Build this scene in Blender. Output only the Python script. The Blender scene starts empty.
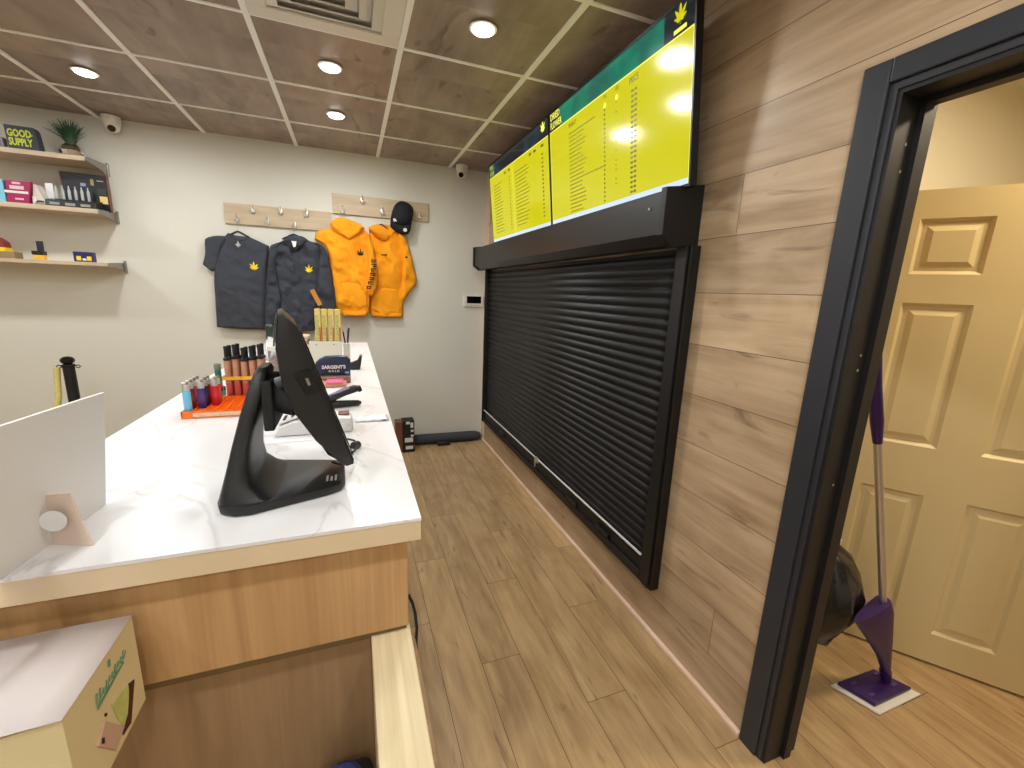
import bpy, bmesh, math, random
from mathutils import Vector, Matrix, noise, geometry
random.seed(7)
sc = bpy.context.scene
C = sc.collection
PI = math.pi

# ---------------------------------------------------------------- camera, world, light, exposure
cam = bpy.data.cameras.new('camera'); cam.sensor_width = 36.0; cam.lens = 424.36*36/1024
cam.clip_start = 0.02
co = bpy.data.objects.new('camera', cam); C.objects.link(co)
r_ = (0.93632, -0.34899, 0.03881); u_ = (0.03788, 0.21025, 0.97691); f_ = (0.34910, 0.91323, -0.21008)
co.matrix_world = Matrix(((r_[0], u_[0], -f_[0], 0), (r_[1], u_[1], -f_[1], 0), (r_[2], u_[2], -f_[2], 1.4765), (0, 0, 0, 1)))
sc.camera = co
w = bpy.data.worlds.new('world'); sc.world = w; w.use_nodes = True
w.node_tree.nodes['Background'].inputs[0].default_value = (1, .97, .93, 1)
w.node_tree.nodes['Background'].inputs[1].default_value = 0.05
sc.view_settings.view_transform = 'Standard'; sc.view_settings.look = 'None'
sc.view_settings.gamma = 1.0; sc.view_settings.use_curve_mapping = False
sc.view_settings.exposure = 1.32
LAMP_W = 14.5                                   # watts of each recessed ceiling lamp
LAMPS = [(-1.271, 3.191), (-.051, 2.559), (-.041, 3.197), (.553, 1.942),           # in the photograph
         (-1.27, 1.33), (.553, .10), (-2.5, 1.95), (-.66, .10), (-1.87, .10), (-.05, -1.1), (-1.27, -1.1), (-2.5, 3.19), (-3.1, .10)]   # unseen lamps added as fill light, on the same grid
SIDE_LAMP = (2.25, .30, 2.45, 8.5)
COLR = (.98, 1.0, .99)

# ---------------------------------------------------------------- materials
def lin(c):
    c = c/255.0
    return c/12.92 if c <= .04045 else ((c+.055)/1.055)**2.4
def rgb(r, g, b): return (lin(r), lin(g), lin(b), 1)
def setin(b, names, v):
    for n in names:
        if n in b.inputs: b.inputs[n].default_value = v; return
def mat(name, col, rough=.6, metal=0, emit=0, trans=0, coat=0, noise_amt=.0, nscale=30, bump=0, ior=None, alpha=1):
    m = bpy.data.materials.new(name); m.use_nodes = True
    nt = m.node_tree; b = nt.nodes['Principled BSDF']
    b.inputs['Base Color'].default_value = col; b.inputs['Roughness'].default_value = rough
    b.inputs['Metallic'].default_value = metal
    if emit:
        setin(b, ['Emission Color'], col); setin(b, ['Emission Strength'], emit)
    if trans: setin(b, ['Transmission Weight'], trans)
    if coat: setin(b, ['Coat Weight'], coat)
    if ior: b.inputs['IOR'].default_value = ior
    if alpha < 1: b.inputs['Alpha'].default_value = alpha
    tc = nt.nodes.new('ShaderNodeTexCoord'); n = nt.nodes.new('ShaderNodeTexNoise')
    n.inputs['Scale'].default_value = nscale; n.inputs['Detail'].default_value = 4
    nt.links.new(tc.outputs['Object'], n.inputs['Vector'])
    if noise_amt and not emit:
        mx = nt.nodes.new('ShaderNodeMix'); mx.data_type = 'RGBA'
        k = 1-noise_amt
        mx.inputs[6].default_value = (col[0]*k, col[1]*k, col[2]*k, 1)
        mx.inputs[7].default_value = (min(1, col[0]*(1+noise_amt)), min(1, col[1]*(1+noise_amt)), min(1, col[2]*(1+noise_amt)), 1)
        nt.links.new(n.outputs[0], mx.inputs[0]); nt.links.new(mx.outputs[2], b.inputs['Base Color'])
    if bump:
        bp = nt.nodes.new('ShaderNodeBump'); bp.inputs['Strength'].default_value = bump; bp.inputs['Distance'].default_value = .003
        nt.links.new(n.outputs[0], bp.inputs['Height']); nt.links.new(bp.outputs[0], b.inputs['Normal'])
    return m
def wood(name, light, dark, axes, plank=None, rough=.45, grain=(1.2, 22), seam=.0015, vary=.25, seamcol=None, coat=0, knots=True):
    """axes = (long, across) as indices into x, y, z; plank = (length, width, shift of the rows)"""
    m = bpy.data.materials.new(name); m.use_nodes = True
    nt = m.node_tree; N = nt.nodes.new; L = nt.links.new
    b = nt.nodes['Principled BSDF']; b.inputs['Roughness'].default_value = rough
    if coat: setin(b, ['Coat Weight'], coat); setin(b, ['Coat Roughness'], .25)
    tc = N('ShaderNodeTexCoord'); sp = N('ShaderNodeSeparateXYZ'); L(tc.outputs['Object'], sp.inputs[0])
    cb = N('ShaderNodeCombineXYZ'); L(sp.outputs[axes[0]], cb.inputs[0])
    other = ({0, 1, 2}-set(axes)).pop()
    if plank:
        ad = N('ShaderNodeMath'); ad.operation = 'ADD'; ad.inputs[1].default_value = plank[2]
        L(sp.outputs[axes[1]], ad.inputs[0]); L(ad.outputs[0], cb.inputs[1])
    else: L(sp.outputs[axes[1]], cb.inputs[1])
    cb2 = N('ShaderNodeCombineXYZ'); L(sp.outputs[axes[0]], cb2.inputs[0]); L(sp.outputs[axes[1]], cb2.inputs[1]); L(sp.outputs[other], cb2.inputs[2])
    vec = cb2.outputs[0]
    if plank:
        br = N('ShaderNodeTexBrick'); br.offset = 0; br.offset_frequency = 2; br.squash = 1
        for k, v in (('Scale', 1), ('Mortar Size', seam), ('Mortar Smooth', .1), ('Bias', 0), ('Brick Width', plank[0]), ('Row Height', plank[1])):
            br.inputs[k].default_value = v
        br.inputs['Color1'].default_value = (0, 0, 0, 1); br.inputs['Color2'].default_value = (1, 1, 1, 1); br.inputs['Mortar'].default_value = (.5, .5, .5, 1)
        dv = N('ShaderNodeMath'); dv.operation = 'DIVIDE'; dv.inputs[1].default_value = plank[1]; L(ad.outputs[0], dv.inputs[0])
        fl = N('ShaderNodeMath'); fl.operation = 'FLOOR'; L(dv.outputs[0], fl.inputs[0])
        sh = N('ShaderNodeMath'); sh.operation = 'MULTIPLY_ADD'; sh.inputs[1].default_value = plank[0]*(.6180 if len(plank) < 4 else 0); L(fl.outputs[0], sh.inputs[0]); L(sp.outputs[axes[0]], sh.inputs[2]); L(sh.outputs[0], cb.inputs[0])
        L(cb.outputs[0], br.inputs['Vector'])
        vm = N('ShaderNodeVectorMath'); vm.operation = 'MULTIPLY_ADD'; vm.inputs[1].default_value = (31, 17, 11)
        L(br.outputs['Color'], vm.inputs[0]); L(vec, vm.inputs[2]); vec = vm.outputs[0]
    mp = N('ShaderNodeMapping'); mp.inputs['Scale'].default_value = (grain[0], grain[1], grain[1]); L(vec, mp.inputs['Vector'])
    n1 = N('ShaderNodeTexNoise'); n1.inputs['Scale'].default_value = 1; n1.inputs['Detail'].default_value = 7; n1.inputs['Roughness'].default_value = .62; n1.inputs['Distortion'].default_value = .8
    L(mp.outputs[0], n1.inputs['Vector'])
    mp2 = N('ShaderNodeMapping'); mp2.inputs['Scale'].default_value = (grain[0]*1.1, grain[1]*.28, grain[1]*.28); L(vec, mp2.inputs['Vector'])
    n2 = N('ShaderNodeTexNoise'); n2.inputs['Scale'].default_value = 1; n2.inputs['Detail'].default_value = 3; n2.inputs['Distortion'].default_value = 1.6
    L(mp2.outputs[0], n2.inputs['Vector'])
    cr = N('ShaderNodeValToRGB'); e = cr.color_ramp.elements
    e[0].position = .30; e[0].color = dark; e[1].position = .62; e[1].color = light
    av = N('ShaderNodeMath'); av.operation = 'ADD'; av.inputs[1].default_value = 0
    mu = N('ShaderNodeMath'); mu.operation = 'MULTIPLY'; mu.inputs[1].default_value = .5
    mu2 = N('ShaderNodeMath'); mu2.operation = 'MULTIPLY'; mu2.inputs[1].default_value = .5
    L(n1.outputs[0], mu.inputs[0]); L(n2.outputs[0], mu2.inputs[0]); L(mu.outputs[0], av.inputs[0]); L(mu2.outputs[0], av.inputs[1])
    L(av.outputs[0], cr.inputs[0]); out = cr.outputs[0]
    if knots:                                   # darker cracks and cathedral streaks
        mp3 = N('ShaderNodeMapping'); mp3.inputs['Scale'].default_value = (grain[0]*1.3, grain[1]*.55, grain[1]*.55); L(vec, mp3.inputs['Vector'])
        n3 = N('ShaderNodeTexNoise'); n3.inputs['Scale'].default_value = 1; n3.inputs['Detail'].default_value = 5; n3.inputs['Distortion'].default_value = 2.2; L(mp3.outputs[0], n3.inputs['Vector'])
        c3 = N('ShaderNodeValToRGB'); q = c3.color_ramp.elements; q[0].position = .28; q[0].color = (.45, .42, .40, 1); q[1].position = .38; q[1].color = (1, 1, 1, 1); L(n3.outputs[0], c3.inputs[0])
        mm = N('ShaderNodeMix'); mm.data_type = 'RGBA'; mm.blend_type = 'MULTIPLY'; mm.inputs[0].default_value = .8; L(out, mm.inputs[6]); L(c3.outputs[0], mm.inputs[7]); out = mm.outputs[2]
    if plank:
        hs = N('ShaderNodeHueSaturation')
        mr = N('ShaderNodeMapRange'); mr.inputs['To Min'].default_value = 1-vary; mr.inputs['To Max'].default_value = 1+vary*.5
        L(br.outputs['Color'], mr.inputs[0]); L(mr.outputs[0], hs.inputs['Value']); L(out, hs.inputs['Color'])
        mx = N('ShaderNodeMix'); mx.data_type = 'RGBA'; mx.inputs[7].default_value = seamcol or tuple(c*.4 for c in dark[:3])+(1,)
        L(br.outputs['Fac'], mx.inputs[0]); L(hs.outputs[0], mx.inputs[6]); out = mx.outputs[2]
    L(out, b.inputs['Base Color'])
    bp = N('ShaderNodeBump'); bp.inputs['Strength'].default_value = .12; bp.inputs['Distance'].default_value = .002
    L(n1.outputs[0], bp.inputs['Height']); L(bp.outputs[0], b.inputs['Normal'])
    return m
def marble(name):
    m = bpy.data.materials.new(name); m.use_nodes = True
    nt = m.node_tree; N = nt.nodes.new; L = nt.links.new; b = nt.nodes['Principled BSDF']
    b.inputs['Roughness'].default_value = .28
    tc = N('ShaderNodeTexCoord'); mp = N('ShaderNodeMapping'); mp.inputs['Rotation'].default_value = (0, 0, .5); mp.inputs['Scale'].default_value = (1.6, .8, 1)
    L(tc.outputs['Object'], mp.inputs[0])
    n = N('ShaderNodeTexNoise'); n.inputs['Scale'].default_value = 2.2; n.inputs['Detail'].default_value = 6; n.inputs['Distortion'].default_value = 1.4; L(mp.outputs[0], n.inputs['Vector'])
    a = N('ShaderNodeMath'); a.operation = 'SUBTRACT'; a.inputs[1].default_value = .5; L(n.outputs[0], a.inputs[0])
    ab = N('ShaderNodeMath'); ab.operation = 'ABSOLUTE'; L(a.outputs[0], ab.inputs[0])
    cr = N('ShaderNodeValToRGB'); e = cr.color_ramp.elements; e[0].position = 0; e[0].color = rgb(220, 218, 217); e[1].position = .018; e[1].color = rgb(238, 237, 238)
    L(ab.outputs[0], cr.inputs[0])
    n2 = N('ShaderNodeTexNoise'); n2.inputs['Scale'].default_value = 1.7; n2.inputs['Detail'].default_value = 3; L(mp.outputs[0], n2.inputs['Vector'])
    c2 = N('ShaderNodeValToRGB'); q = c2.color_ramp.elements; q[0].position = .35; q[0].color = (.9, .9, .9, 1); q[1].position = .55; q[1].color = (1, 1, 1, 1); L(n2.outputs[0], c2.inputs[0])
    mm = N('ShaderNodeMix'); mm.data_type = 'RGBA'; mm.blend_type = 'MULTIPLY'; mm.inputs[0].default_value = 1; L(cr.outputs[0], mm.inputs[6]); L(c2.outputs[0], mm.inputs[7])
    L(mm.outputs[2], b.inputs['Base Color'])
    return m
M = {}
M['wall'] = mat('wall_paint', rgb(218, 215, 203), .75, noise_amt=.03, nscale=3, bump=.05)
M['side_wall'] = mat('side_wall_paint', rgb(244, 236, 212), .8, noise_amt=.02, nscale=3)
M['plank_wall'] = wood('plank_wall', rgb(206, 179, 144), rgb(152, 124, 92), (1, 2), (2.6, .19, .017), .42, (1.4, 18), .0012, .22, rgb(96, 74, 56))
M['floor'] = wood('plank_floor', rgb(200, 168, 122), rgb(156, 124, 84), (1, 0), (1.2, .163, .045), .34, (2.2, 30), .0013, .12, rgb(96, 70, 46))
M['tile'] = wood('ceiling_wood', rgb(170, 152, 138), rgb(122, 106, 94), (1, 0), (.6147, .6053, .34, 0), .45, (1.5, 8), .0, .12)
M['grid'] = mat('grid_white', rgb(252, 252, 250), .5)
M['counter_wood'] = wood('counter_wood', rgb(200, 160, 112), rgb(166, 126, 82), (2, 0), None, .42, (1.0, 48), knots=False)
M['counter_edge'] = mat('counter_edge', rgb(222, 200, 166), .35, noise_amt=.06, nscale=6)
M['counter_low'] = wood('counter_low_wood', rgb(170, 138, 102), rgb(138, 108, 76), (2, 0), None, .5, (1.0, 30), knots=False)
M['pale_wood'] = wood('pale_wood', rgb(226, 210, 172), rgb(188, 168, 126), (1, 0), None, .45, (1.1, 60), knots=False)
M['shelf_wood'] = wood('shelf_wood', rgb(206, 184, 158), rgb(174, 152, 126), (0, 1), None, .5, (1.4, 26), knots=False)
M['rack_wood'] = wood('rack_wood', rgb(208, 188, 160), rgb(178, 156, 128), (0, 2), None, .5, (1.6, 30), knots=False)
M['trim_wood'] = wood('trim_wood', rgb(238, 208, 184), rgb(214, 180, 152), (1, 0), None, .5, (2, 40), knots=False)
M['marble'] = marble('marble')
M['black_metal'] = mat('black_metal', rgb(14, 14, 16), .52, 0, noise_amt=.15, nscale=5)
M['black_hood'] = mat('black_hood_metal', rgb(20, 20, 22), .38)
M['casing'] = mat('casing_paint', rgb(46, 48, 54), .42, noise_amt=.08, nscale=12, bump=.05)
M['jamb'] = mat('jamb_paint', rgb(24, 24, 26), .5, noise_amt=.12, nscale=9)
M['door'] = mat('door_paint', rgb(220, 200, 148), .45, noise_amt=.02, nscale=4)
M['tv_black'] = mat('tv_black', rgb(14, 14, 16), .35)
M['white_plastic'] = mat('white_plastic', rgb(226, 222, 214), .4)
M['grey_metal'] = mat('grey_metal', rgb(150, 145, 138), .35, .7)
M['chrome'] = mat('chrome', rgb(226, 226, 226), .10, 1)
M['silver'] = mat('silver', rgb(206, 202, 196), .32, .75)
M['black_plastic'] = mat('black_plastic', rgb(24, 24, 25), .42)
M['black_gloss'] = mat('black_gloss', rgb(8, 8, 10), .08)
M['black_matte'] = mat('black_matte', rgb(24, 24, 26), .7)
M['charcoal'] = mat('charcoal_cotton', rgb(62, 65, 74), .95, noise_amt=.12, nscale=220, bump=.25)
M['charcoal2'] = mat('charcoal_fleece', rgb(56, 59, 68), .95, noise_amt=.12, nscale=180, bump=.25)
M['orange'] = mat('orange_fleece', rgb(250, 160, 14), .92, noise_amt=.06, nscale=160, bump=.2)
M['orange_dark'] = mat('orange_fleece_hood', rgb(247, 156, 12), .92, noise_amt=.08, nscale=160, bump=.2)
M['yellow_ink'] = mat('yellow_ink', rgb(250, 218, 20), .6)
M['white_ink'] = mat('white_ink', rgb(228, 228, 224), .6)
M['black_ink'] = mat('black_ink', rgb(34, 26, 20), .6)
M['cap'] = mat('cap_cloth', rgb(16, 18, 26), .85, bump=.3, nscale=120)
M['board_white'] = mat('board_back', rgb(236, 232, 226), .7, noise_amt=.02, nscale=8)
M['card_cream'] = mat('card_cream', rgb(226, 206, 190), .7)
M['box_top'] = mat('box_top_card', rgb(218, 208, 206), .6, noise_amt=.02, nscale=9)
M['box_cream'] = mat('box_cream_card', rgb(224, 208, 162), .65, noise_amt=.03, nscale=8)
M['ink_green'] = mat('ink_green', rgb(104, 150, 120), .7)
M['leaf_green'] = mat('leaf_green_print', rgb(194, 200, 120), .7, noise_amt=.3, nscale=60)
M['pink_card'] = mat('pink_card', rgb(206, 170, 150), .7)
M['maroon'] = mat('maroon_slot', rgb(78, 34, 28), .8)
M['orange_plastic'] = mat('orange_plastic', rgb(248, 120, 22), .35)
M['yellow_plastic'] = mat('yellow_plastic', rgb(240, 190, 50), .4)
M['rose_glass'] = mat('rose_glass', rgb(196, 142, 112), .15, noise_amt=.25, nscale=40, coat=.5)
M['pink_juice'] = mat('pink_label', rgb(206, 92, 82), .3, noise_amt=.4, nscale=70)
M['paper'] = mat('paper', rgb(236, 236, 238), .7)
M['paper_yellow'] = mat('paper_yellow', rgb(232, 206, 118), .65, noise_amt=.25, nscale=70)
M['navy'] = mat('navy_pouch', rgb(26, 40, 72), .4, noise_amt=.25, nscale=20)
M['terminal'] = mat('terminal_white', rgb(222, 220, 218), .4)
M['brown_card'] = mat('brown_card', rgb(120, 74, 52), .6)
M['pink'] = mat('pink_pack', rgb(222, 96, 136), .5)
M['tan'] = mat('tan_pack', rgb(196, 140, 108), .6)
M['magenta'] = mat('magenta_pack', rgb(160, 32, 84), .4)
M['blue_pack'] = mat('light_blue_pack', rgb(130, 196, 220), .4)
M['leaf'] = mat('plant_green', rgb(40, 76, 48), .6, noise_amt=.3, nscale=20)
M['purple'] = mat('purple_plastic', rgb(48, 20, 84), .36)
M['mop_cloth'] = mat('mop_cloth', rgb(232, 226, 216), .9, bump=.3, nscale=100)
M['bag'] = mat('black_bag', rgb(34, 32, 30), .25, noise_amt=.5, nscale=10)
M['blue_cloth'] = mat('blue_cloth', rgb(80, 110, 150), .8)
M['rope'] = mat('rope', rgb(226, 212, 130), .85, noise_amt=.35, nscale=120)
M['glass'] = mat('clear_glass', rgb(235, 238, 240), .05, trans=.85, ior=1.3)
M['mat_grey'] = mat('dark_grey_foam', rgb(62, 64, 70), .85, noise_amt=.1, nscale=40, bump=.3)
M['lens'] = mat('lens', rgb(20, 12, 12), .1)
M['lamp'] = mat('lamp_emit', (1, .97, .92, 1), .5, emit=6)
M['dgreen'] = mat('green_glass', rgb(40, 120, 96), .3)

# ---------------------------------------------------------------- geometry helpers
def bx(bm, x0, x1, y0, y1, z0, z1, bev=0, seg=2, rot=None):
    vs = [bm.verts.new((x, y, z)) for x in (x0, x1) for y in (y0, y1) for z in (z0, z1)]
    f = [(0, 1, 3, 2), (4, 6, 7, 5), (0, 4, 5, 1), (2, 3, 7, 6), (0, 2, 6, 4), (1, 5, 7, 3)]
    fs = [bm.faces.new([vs[i] for i in q]) for q in f]
    if rot:
        c = Vector(((x0+x1)/2, (y0+y1)/2, (z0+z1)/2))
        bmesh.ops.rotate(bm, verts=vs, cent=c, matrix=rot)
    if bev:
        es = list({e for q in fs for e in q.edges})
        bmesh.ops.bevel(bm, geom=es, offset=bev, segments=seg, profile=.5, affect='EDGES')
    return bm
def newbox(*a, **k): return bx(bmesh.new(), *a, **k)
def prism(bm, pts, axis, a, b, bev=0):
    """closed polygon in the two other axes, extruded along axis from a to b"""
    def P(p, t):
        if axis == 'x': return (t, p[0], p[1])
        if axis == 'y': return (p[0], t, p[1])
        return (p[0], p[1], t)
    v0 = [bm.verts.new(P(p, a)) for p in pts]; v1 = [bm.verts.new(P(p, b)) for p in pts]
    n = len(pts); fs = [bm.faces.new(v0), bm.faces.new(list(reversed(v1)))]
    for i in range(n): fs.append(bm.faces.new((v0[i], v1[i], v1[(i+1) % n], v0[(i+1) % n])))
    bmesh.ops.recalc_face_normals(bm, faces=fs)
    if bev:
        es = list({e for q in fs[:2] for e in q.edges})
        bmesh.ops.bevel(bm, geom=es, offset=bev, segments=2, profile=.5, affect='EDGES')
    return bm
def frame_of(d):
    d = Vector(d).normalized(); a = Vector((0, 0, 1)) if abs(d.z) < .9 else Vector((1, 0, 0))
    s = d.cross(a).normalized(); return s, s.cross(d).normalized()
def tube(bm, pts, r, seg=8, caps=True):
    pts = [Vector(p) for p in pts]; rs = r if isinstance(r, (list, tuple)) else [r]*len(pts)
    rings = []; s = None
    for i, p in enumerate(pts):
        d = (pts[min(i+1, len(pts)-1)]-pts[max(i-1, 0)]).normalized()
        if s is None: s, t = frame_of(d)
        else:
            s = (s-d*s.dot(d)).normalized(); t = s.cross(d)
        rings.append([bm.verts.new(p+(s*math.cos(2*PI*k/seg)+t*math.sin(2*PI*k/seg))*rs[i]) for k in range(seg)])
    fs = []
    for a, b in zip(rings, rings[1:]):
        for k in range(seg): fs.append(bm.faces.new((a[k], a[(k+1) % seg], b[(k+1) % seg], b[k])))
    if caps: fs += [bm.faces.new(list(reversed(rings[0]))), bm.faces.new(rings[-1])]
    bmesh.ops.recalc_face_normals(bm, faces=fs)
    return bm
def lathe(bm, prof, c, seg=24, axis='z', sx=1, sy=1):
    """profile of (radius, height) from bottom to top"""
    rings = []
    for r, h in prof:
        ring = []
        for k in range(seg):
            a = 2*PI*k/seg; p = (r*math.cos(a)*sx, r*math.sin(a)*sy, h)
            if axis == 'x': p = (h, p[0], p[1])
            if axis == 'y': p = (p[0], h, p[1])
            ring.append(bm.verts.new((c[0]+p[0], c[1]+p[1], c[2]+p[2])))
        rings.append(ring)
    fs = []
    for a, b in zip(rings, rings[1:]):
        for k in range(seg): fs.append(bm.faces.new((a[k], a[(k+1) % seg], b[(k+1) % seg], b[k])))
    fs += [bm.faces.new(list(reversed(rings[0]))), bm.faces.new(rings[-1])]
    bmesh.ops.recalc_face_normals(bm, faces=fs)
    return bm
def obj(name, bm, m, parent=None, smooth=False):
    me = bpy.data.meshes.new(name)
    if parent is not None:
        p = parent; off = Vector((0, 0, 0))
        while p: off += Vector(p.location); p = p.parent
        bmesh.ops.translate(bm, verts=bm.verts, vec=-off)
    bm.to_mesh(me); bm.free()
    if smooth:
        for f in me.polygons: f.use_smooth = True
        try: me.set_sharp_from_angle(angle=math.radians(40))
        except Exception: pass
    me.materials.append(m)
    o = bpy.data.objects.new(name, me); C.objects.link(o)
    if parent is not None: o.parent = parent
    return o
def tag(o, label, cat, group=None):
    o['label'] = label; o['category'] = cat
    if group: o['group'] = group
    return o
def thing(name, label, cat, loc=(0, 0, 0), group=None):
    o = bpy.data.objects.new(name, None); C.objects.link(o); o.location = loc; o.empty_display_size = .05
    return tag(o, label, cat, group)
def struct(name, bm, m, smooth=False):
    o = obj(name, bm, m, None, smooth); o['kind'] = 'structure'; return o
def dup(root, loc, label=None, group=None, rot=0):
    r = root.copy(); C.objects.link(r); r.location = loc; r.rotation_euler[2] = root.rotation_euler[2]+rot
    if label: r['label'] = label
    if group: r['group'] = group
    for ch in list(root.children):
        c = ch.copy(); C.objects.link(c); c.parent = r
        for g in ch.children:
            d = g.copy(); C.objects.link(d); d.parent = c
    return r
def text_bm(txt, size, mx, depth=.0006, bold=.0, squeeze=1.0, align='LEFT'):
    cu = bpy.data.curves.new('lettering', 'FONT'); cu.body = txt; cu.size = size; cu.extrude = depth; cu.offset = bold
    cu.align_x = align; cu.space_line = .85; cu.resolution_u = 2
    t = bpy.data.objects.new('lettering', cu); C.objects.link(t)
    bpy.context.view_layer.update()
    me = bpy.data.meshes.new_from_object(t.evaluated_get(bpy.context.evaluated_depsgraph_get()))
    bpy.data.objects.remove(t); bpy.data.curves.remove(cu)
    bm = bmesh.new(); bm.from_mesh(me); bpy.data.meshes.remove(me)
    bmesh.ops.transform(bm, matrix=mx @ Matrix.Diagonal((squeeze, 1, 1, 1)), verts=bm.verts)
    return bm
def join(bm, other):
    me = bpy.data.meshes.new('join'); other.to_mesh(me); other.free(); bm.from_mesh(me); bpy.data.meshes.remove(me); return bm
def basis(o, ex, ey):
    ex = Vector(ex).normalized(); ey = Vector(ey).normalized(); ez = ex.cross(ey).normalized()
    return Matrix(((ex.x, ey.x, ez.x, o[0]), (ex.y, ey.y, ez.y, o[1]), (ex.z, ey.z, ez.z, o[2]), (0, 0, 0, 1)))
def leaf_emblem(bm, c, s, mx, th=.0008):
    """seven-fingered leaf built flat in the plane of mx"""
    for k, (a, l) in enumerate(((0, 1), (38, .86), (-38, .86), (75, .62), (-75, .62), (108, .34), (-108, .34))):
        a = math.radians(a); d = Vector((math.sin(a), math.cos(a))); n = Vector((d.y, -d.x)); pts = []
        for t, ww in ((0, .02), (.25, .09), (.5, .12), (.75, .075), (1, 0), (.75, -.075), (.5, -.12), (.25, -.09), (0, -.02)):
            p = d*t*l*s + n*ww*s*(.6+.5*l); pts.append((c[0]+p.x, c[1]+p.y))
        v0 = [bm.verts.new(mx @ Vector((p[0], p[1], th))) for p in pts]
        v1 = [bm.verts.new(mx @ Vector((p[0], p[1], 0))) for p in pts]
        bm.faces.new(v0); n_ = len(pts)
        for i in range(n_): bm.faces.new((v0[i], v1[i], v1[(i+1) % n_], v0[(i+1) % n_]))
    b = [(c[0]-.02*s, c[1]-.3*s), (c[0]+.02*s, c[1]-.3*s), (c[0]+.02*s, c[1]), (c[0]-.02*s, c[1])]
    bm.faces.new([bm.verts.new(mx @ Vector((p[0], p[1], th))) for p in b])
    return bm

# ================================================================ SETTING
YB, XR, ZC = 4.005, 1.215, 2.532
struct('floor', newbox(-4.2, 3.4, -1.7, YB+.1, -.06, 0), M['floor'])
struct('wall_back', newbox(-4.2, XR+.125, YB, YB+.1, 0, ZC+.1), M['wall'])
struct('wall_left', newbox(-4.2, -4.1, -1.7, YB, 0, ZC+.1), M['wall'])
struct('wall_front', newbox(-4.2, 3.4, -1.8, -1.7, 0, ZC+.1), M['wall'])
bm = bmesh.new()
bx(bm, XR, XR+.125, .74, YB, 0, ZC+.1); bx(bm, XR, XR+.125, -.14, .74, 1.975, ZC+.1); bx(bm, XR, XR+.125, -1.7, -.14, 0, ZC+.1)
struct('wall_right', bm, M['plank_wall'])
struct('wall_side_room_back', newbox(XR+.125, 3.3, 1.30, 1.38, 0, ZC+.1), M['side_wall'])
struct('wall_side_room_right', newbox(3.3, 3.4, -1.7, 1.38, 0, ZC+.1), M['side_wall'])
struct('ceiling_side_room', newbox(XR+.125, 3.4, -1.7, 1.38, ZC, ZC+.1), M['side_wall'])
# ceiling of wood-look tiles in a white grid; grid lines at the measured spacing
GX = [-1.5607+.6053*k for k in range(-5, 6)]; GY = [3.4713-.6147*k for k in range(-1, 10)]
struct('ceiling', newbox(-4.2, XR+.0, -1.7, YB, ZC+.006, ZC+.1), M['tile'])
bm = bmesh.new()
for x in GX:
    if -4.1 < x < XR-.02: bx(bm, x-.0125, x+.0125, -1.7, YB, ZC-.002, ZC+.0055)
for y in GY:
    if -1.7 < y < YB-.02: bx(bm, -4.1, XR, y-.0085, y+.0085, ZC, ZC+.0058)
struct('trim_1', bm, M['grid'])
bm = newbox(XR-.018, XR, .812, YB-.03, 0, .020, .004)
struct('trim_2', bm, M['trim_wood'])                       # quarter strip at plank wall foot, its highlight put into the pale colour
struct('trim_3', newbox(XR-.006, XR, YB-.10, YB, .02, ZC, .002), M['trim_wood'])   # corner strip
# doorway: casing and jamb
def ring(bm, x0, x1, yo, yi, zo, zi, bev=0):
    ym = -.14-(yi-.74) if False else None
    bx(bm, x0, x1, yi, yo, 0, zo, bev); bx(bm, x0, x1, -.14-(yo-.74), -.14-(yi-.74), 0, zo, bev); bx(bm, x0, x1, -.14-(yi-.74), yi, zi, zo, bev)
bm = bmesh.new(); ring(bm, XR-.016, XR, .810, .748, 2.044, 1.990, .004); ring(bm, XR-.008, XR, .748, .730, 1.990, 1.972, .002)
struct('trim_4', bm, M['casing'])
bm = bmesh.new(); ring(bm, XR-.004, XR+.135, .740, .720, 1.975, 1.962); ring(bm, XR+.07, XR+.10, .720, .708, 1.962, 1.950)
struct('trim_5', bm, M['jamb'])
bm = bmesh.new()
for z in (1.86, 1.80, 1.35, 1.31, .98): lathe(bm, [(.004, 0), (.003, .001)], (XR+.045, .7195, z), 10, 'y')
struct('trim_6', bm, M['silver'])

# six-panel door standing in the side room
dA = Vector((2.264, .75)); dd = Vector((.60065, -.79951)); dn = Vector((dd.y, -dd.x))  # dn points to the camera side
if dn.dot(Vector((-1, -.3))) < 0: dn = -dn
def DP(s, z, o): p = dA+dd*s+dn*o; return Vector((p.x, p.y, z))
def dbox(bm, s0, s1, z0, z1, o0, o1, ins=0):
    a = [DP(s, z, o0) for s, z in ((s0, z0), (s1, z0), (s1, z1), (s0, z1))]
    b = [DP(s, z, o1) for s, z in ((s0+ins, z0+ins), (s1-ins, z0+ins), (s1-ins, z1-ins), (s0+ins, z1-ins))]
    va = [bm.verts.new(p) for p in a]; vb = [bm.verts.new(p) for p in b]
    fs = [bm.faces.new(va), bm.faces.new(list(reversed(vb)))]
    for i in range(4): fs.append(bm.faces.new((va[i], vb[i], vb[(i+1) % 4], va[(i+1) % 4])))
    bmesh.ops.recalc_face_normals(bm, faces=fs)
root = thing('door_1', 'cream', 'door', (dA.x, dA.y, 0)); 
del root['label'], root['category']; root['kind'] = 'structure'
cols = [(-.385, -.182), (-.058, .135)]; rows = [(.145, .735), (.935, 1.498), (1.607, 1.809)]
bm = bmesh.new()
S = [-.50, -.385, -.182, -.058, .135, .25]; Z = [.012, .145, .735, .935, 1.498, 1.607, 1.809, 1.912]
for i in range(5):
    for j in range(7):
        panel = i in (1, 3) and j in (1, 3, 5)
        if not panel: dbox(bm, S[i], S[i+1], Z[j], Z[j+1], -.035, 0)
bmesh.ops.remove_doubles(bm, verts=bm.verts, dist=.0001)
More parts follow.
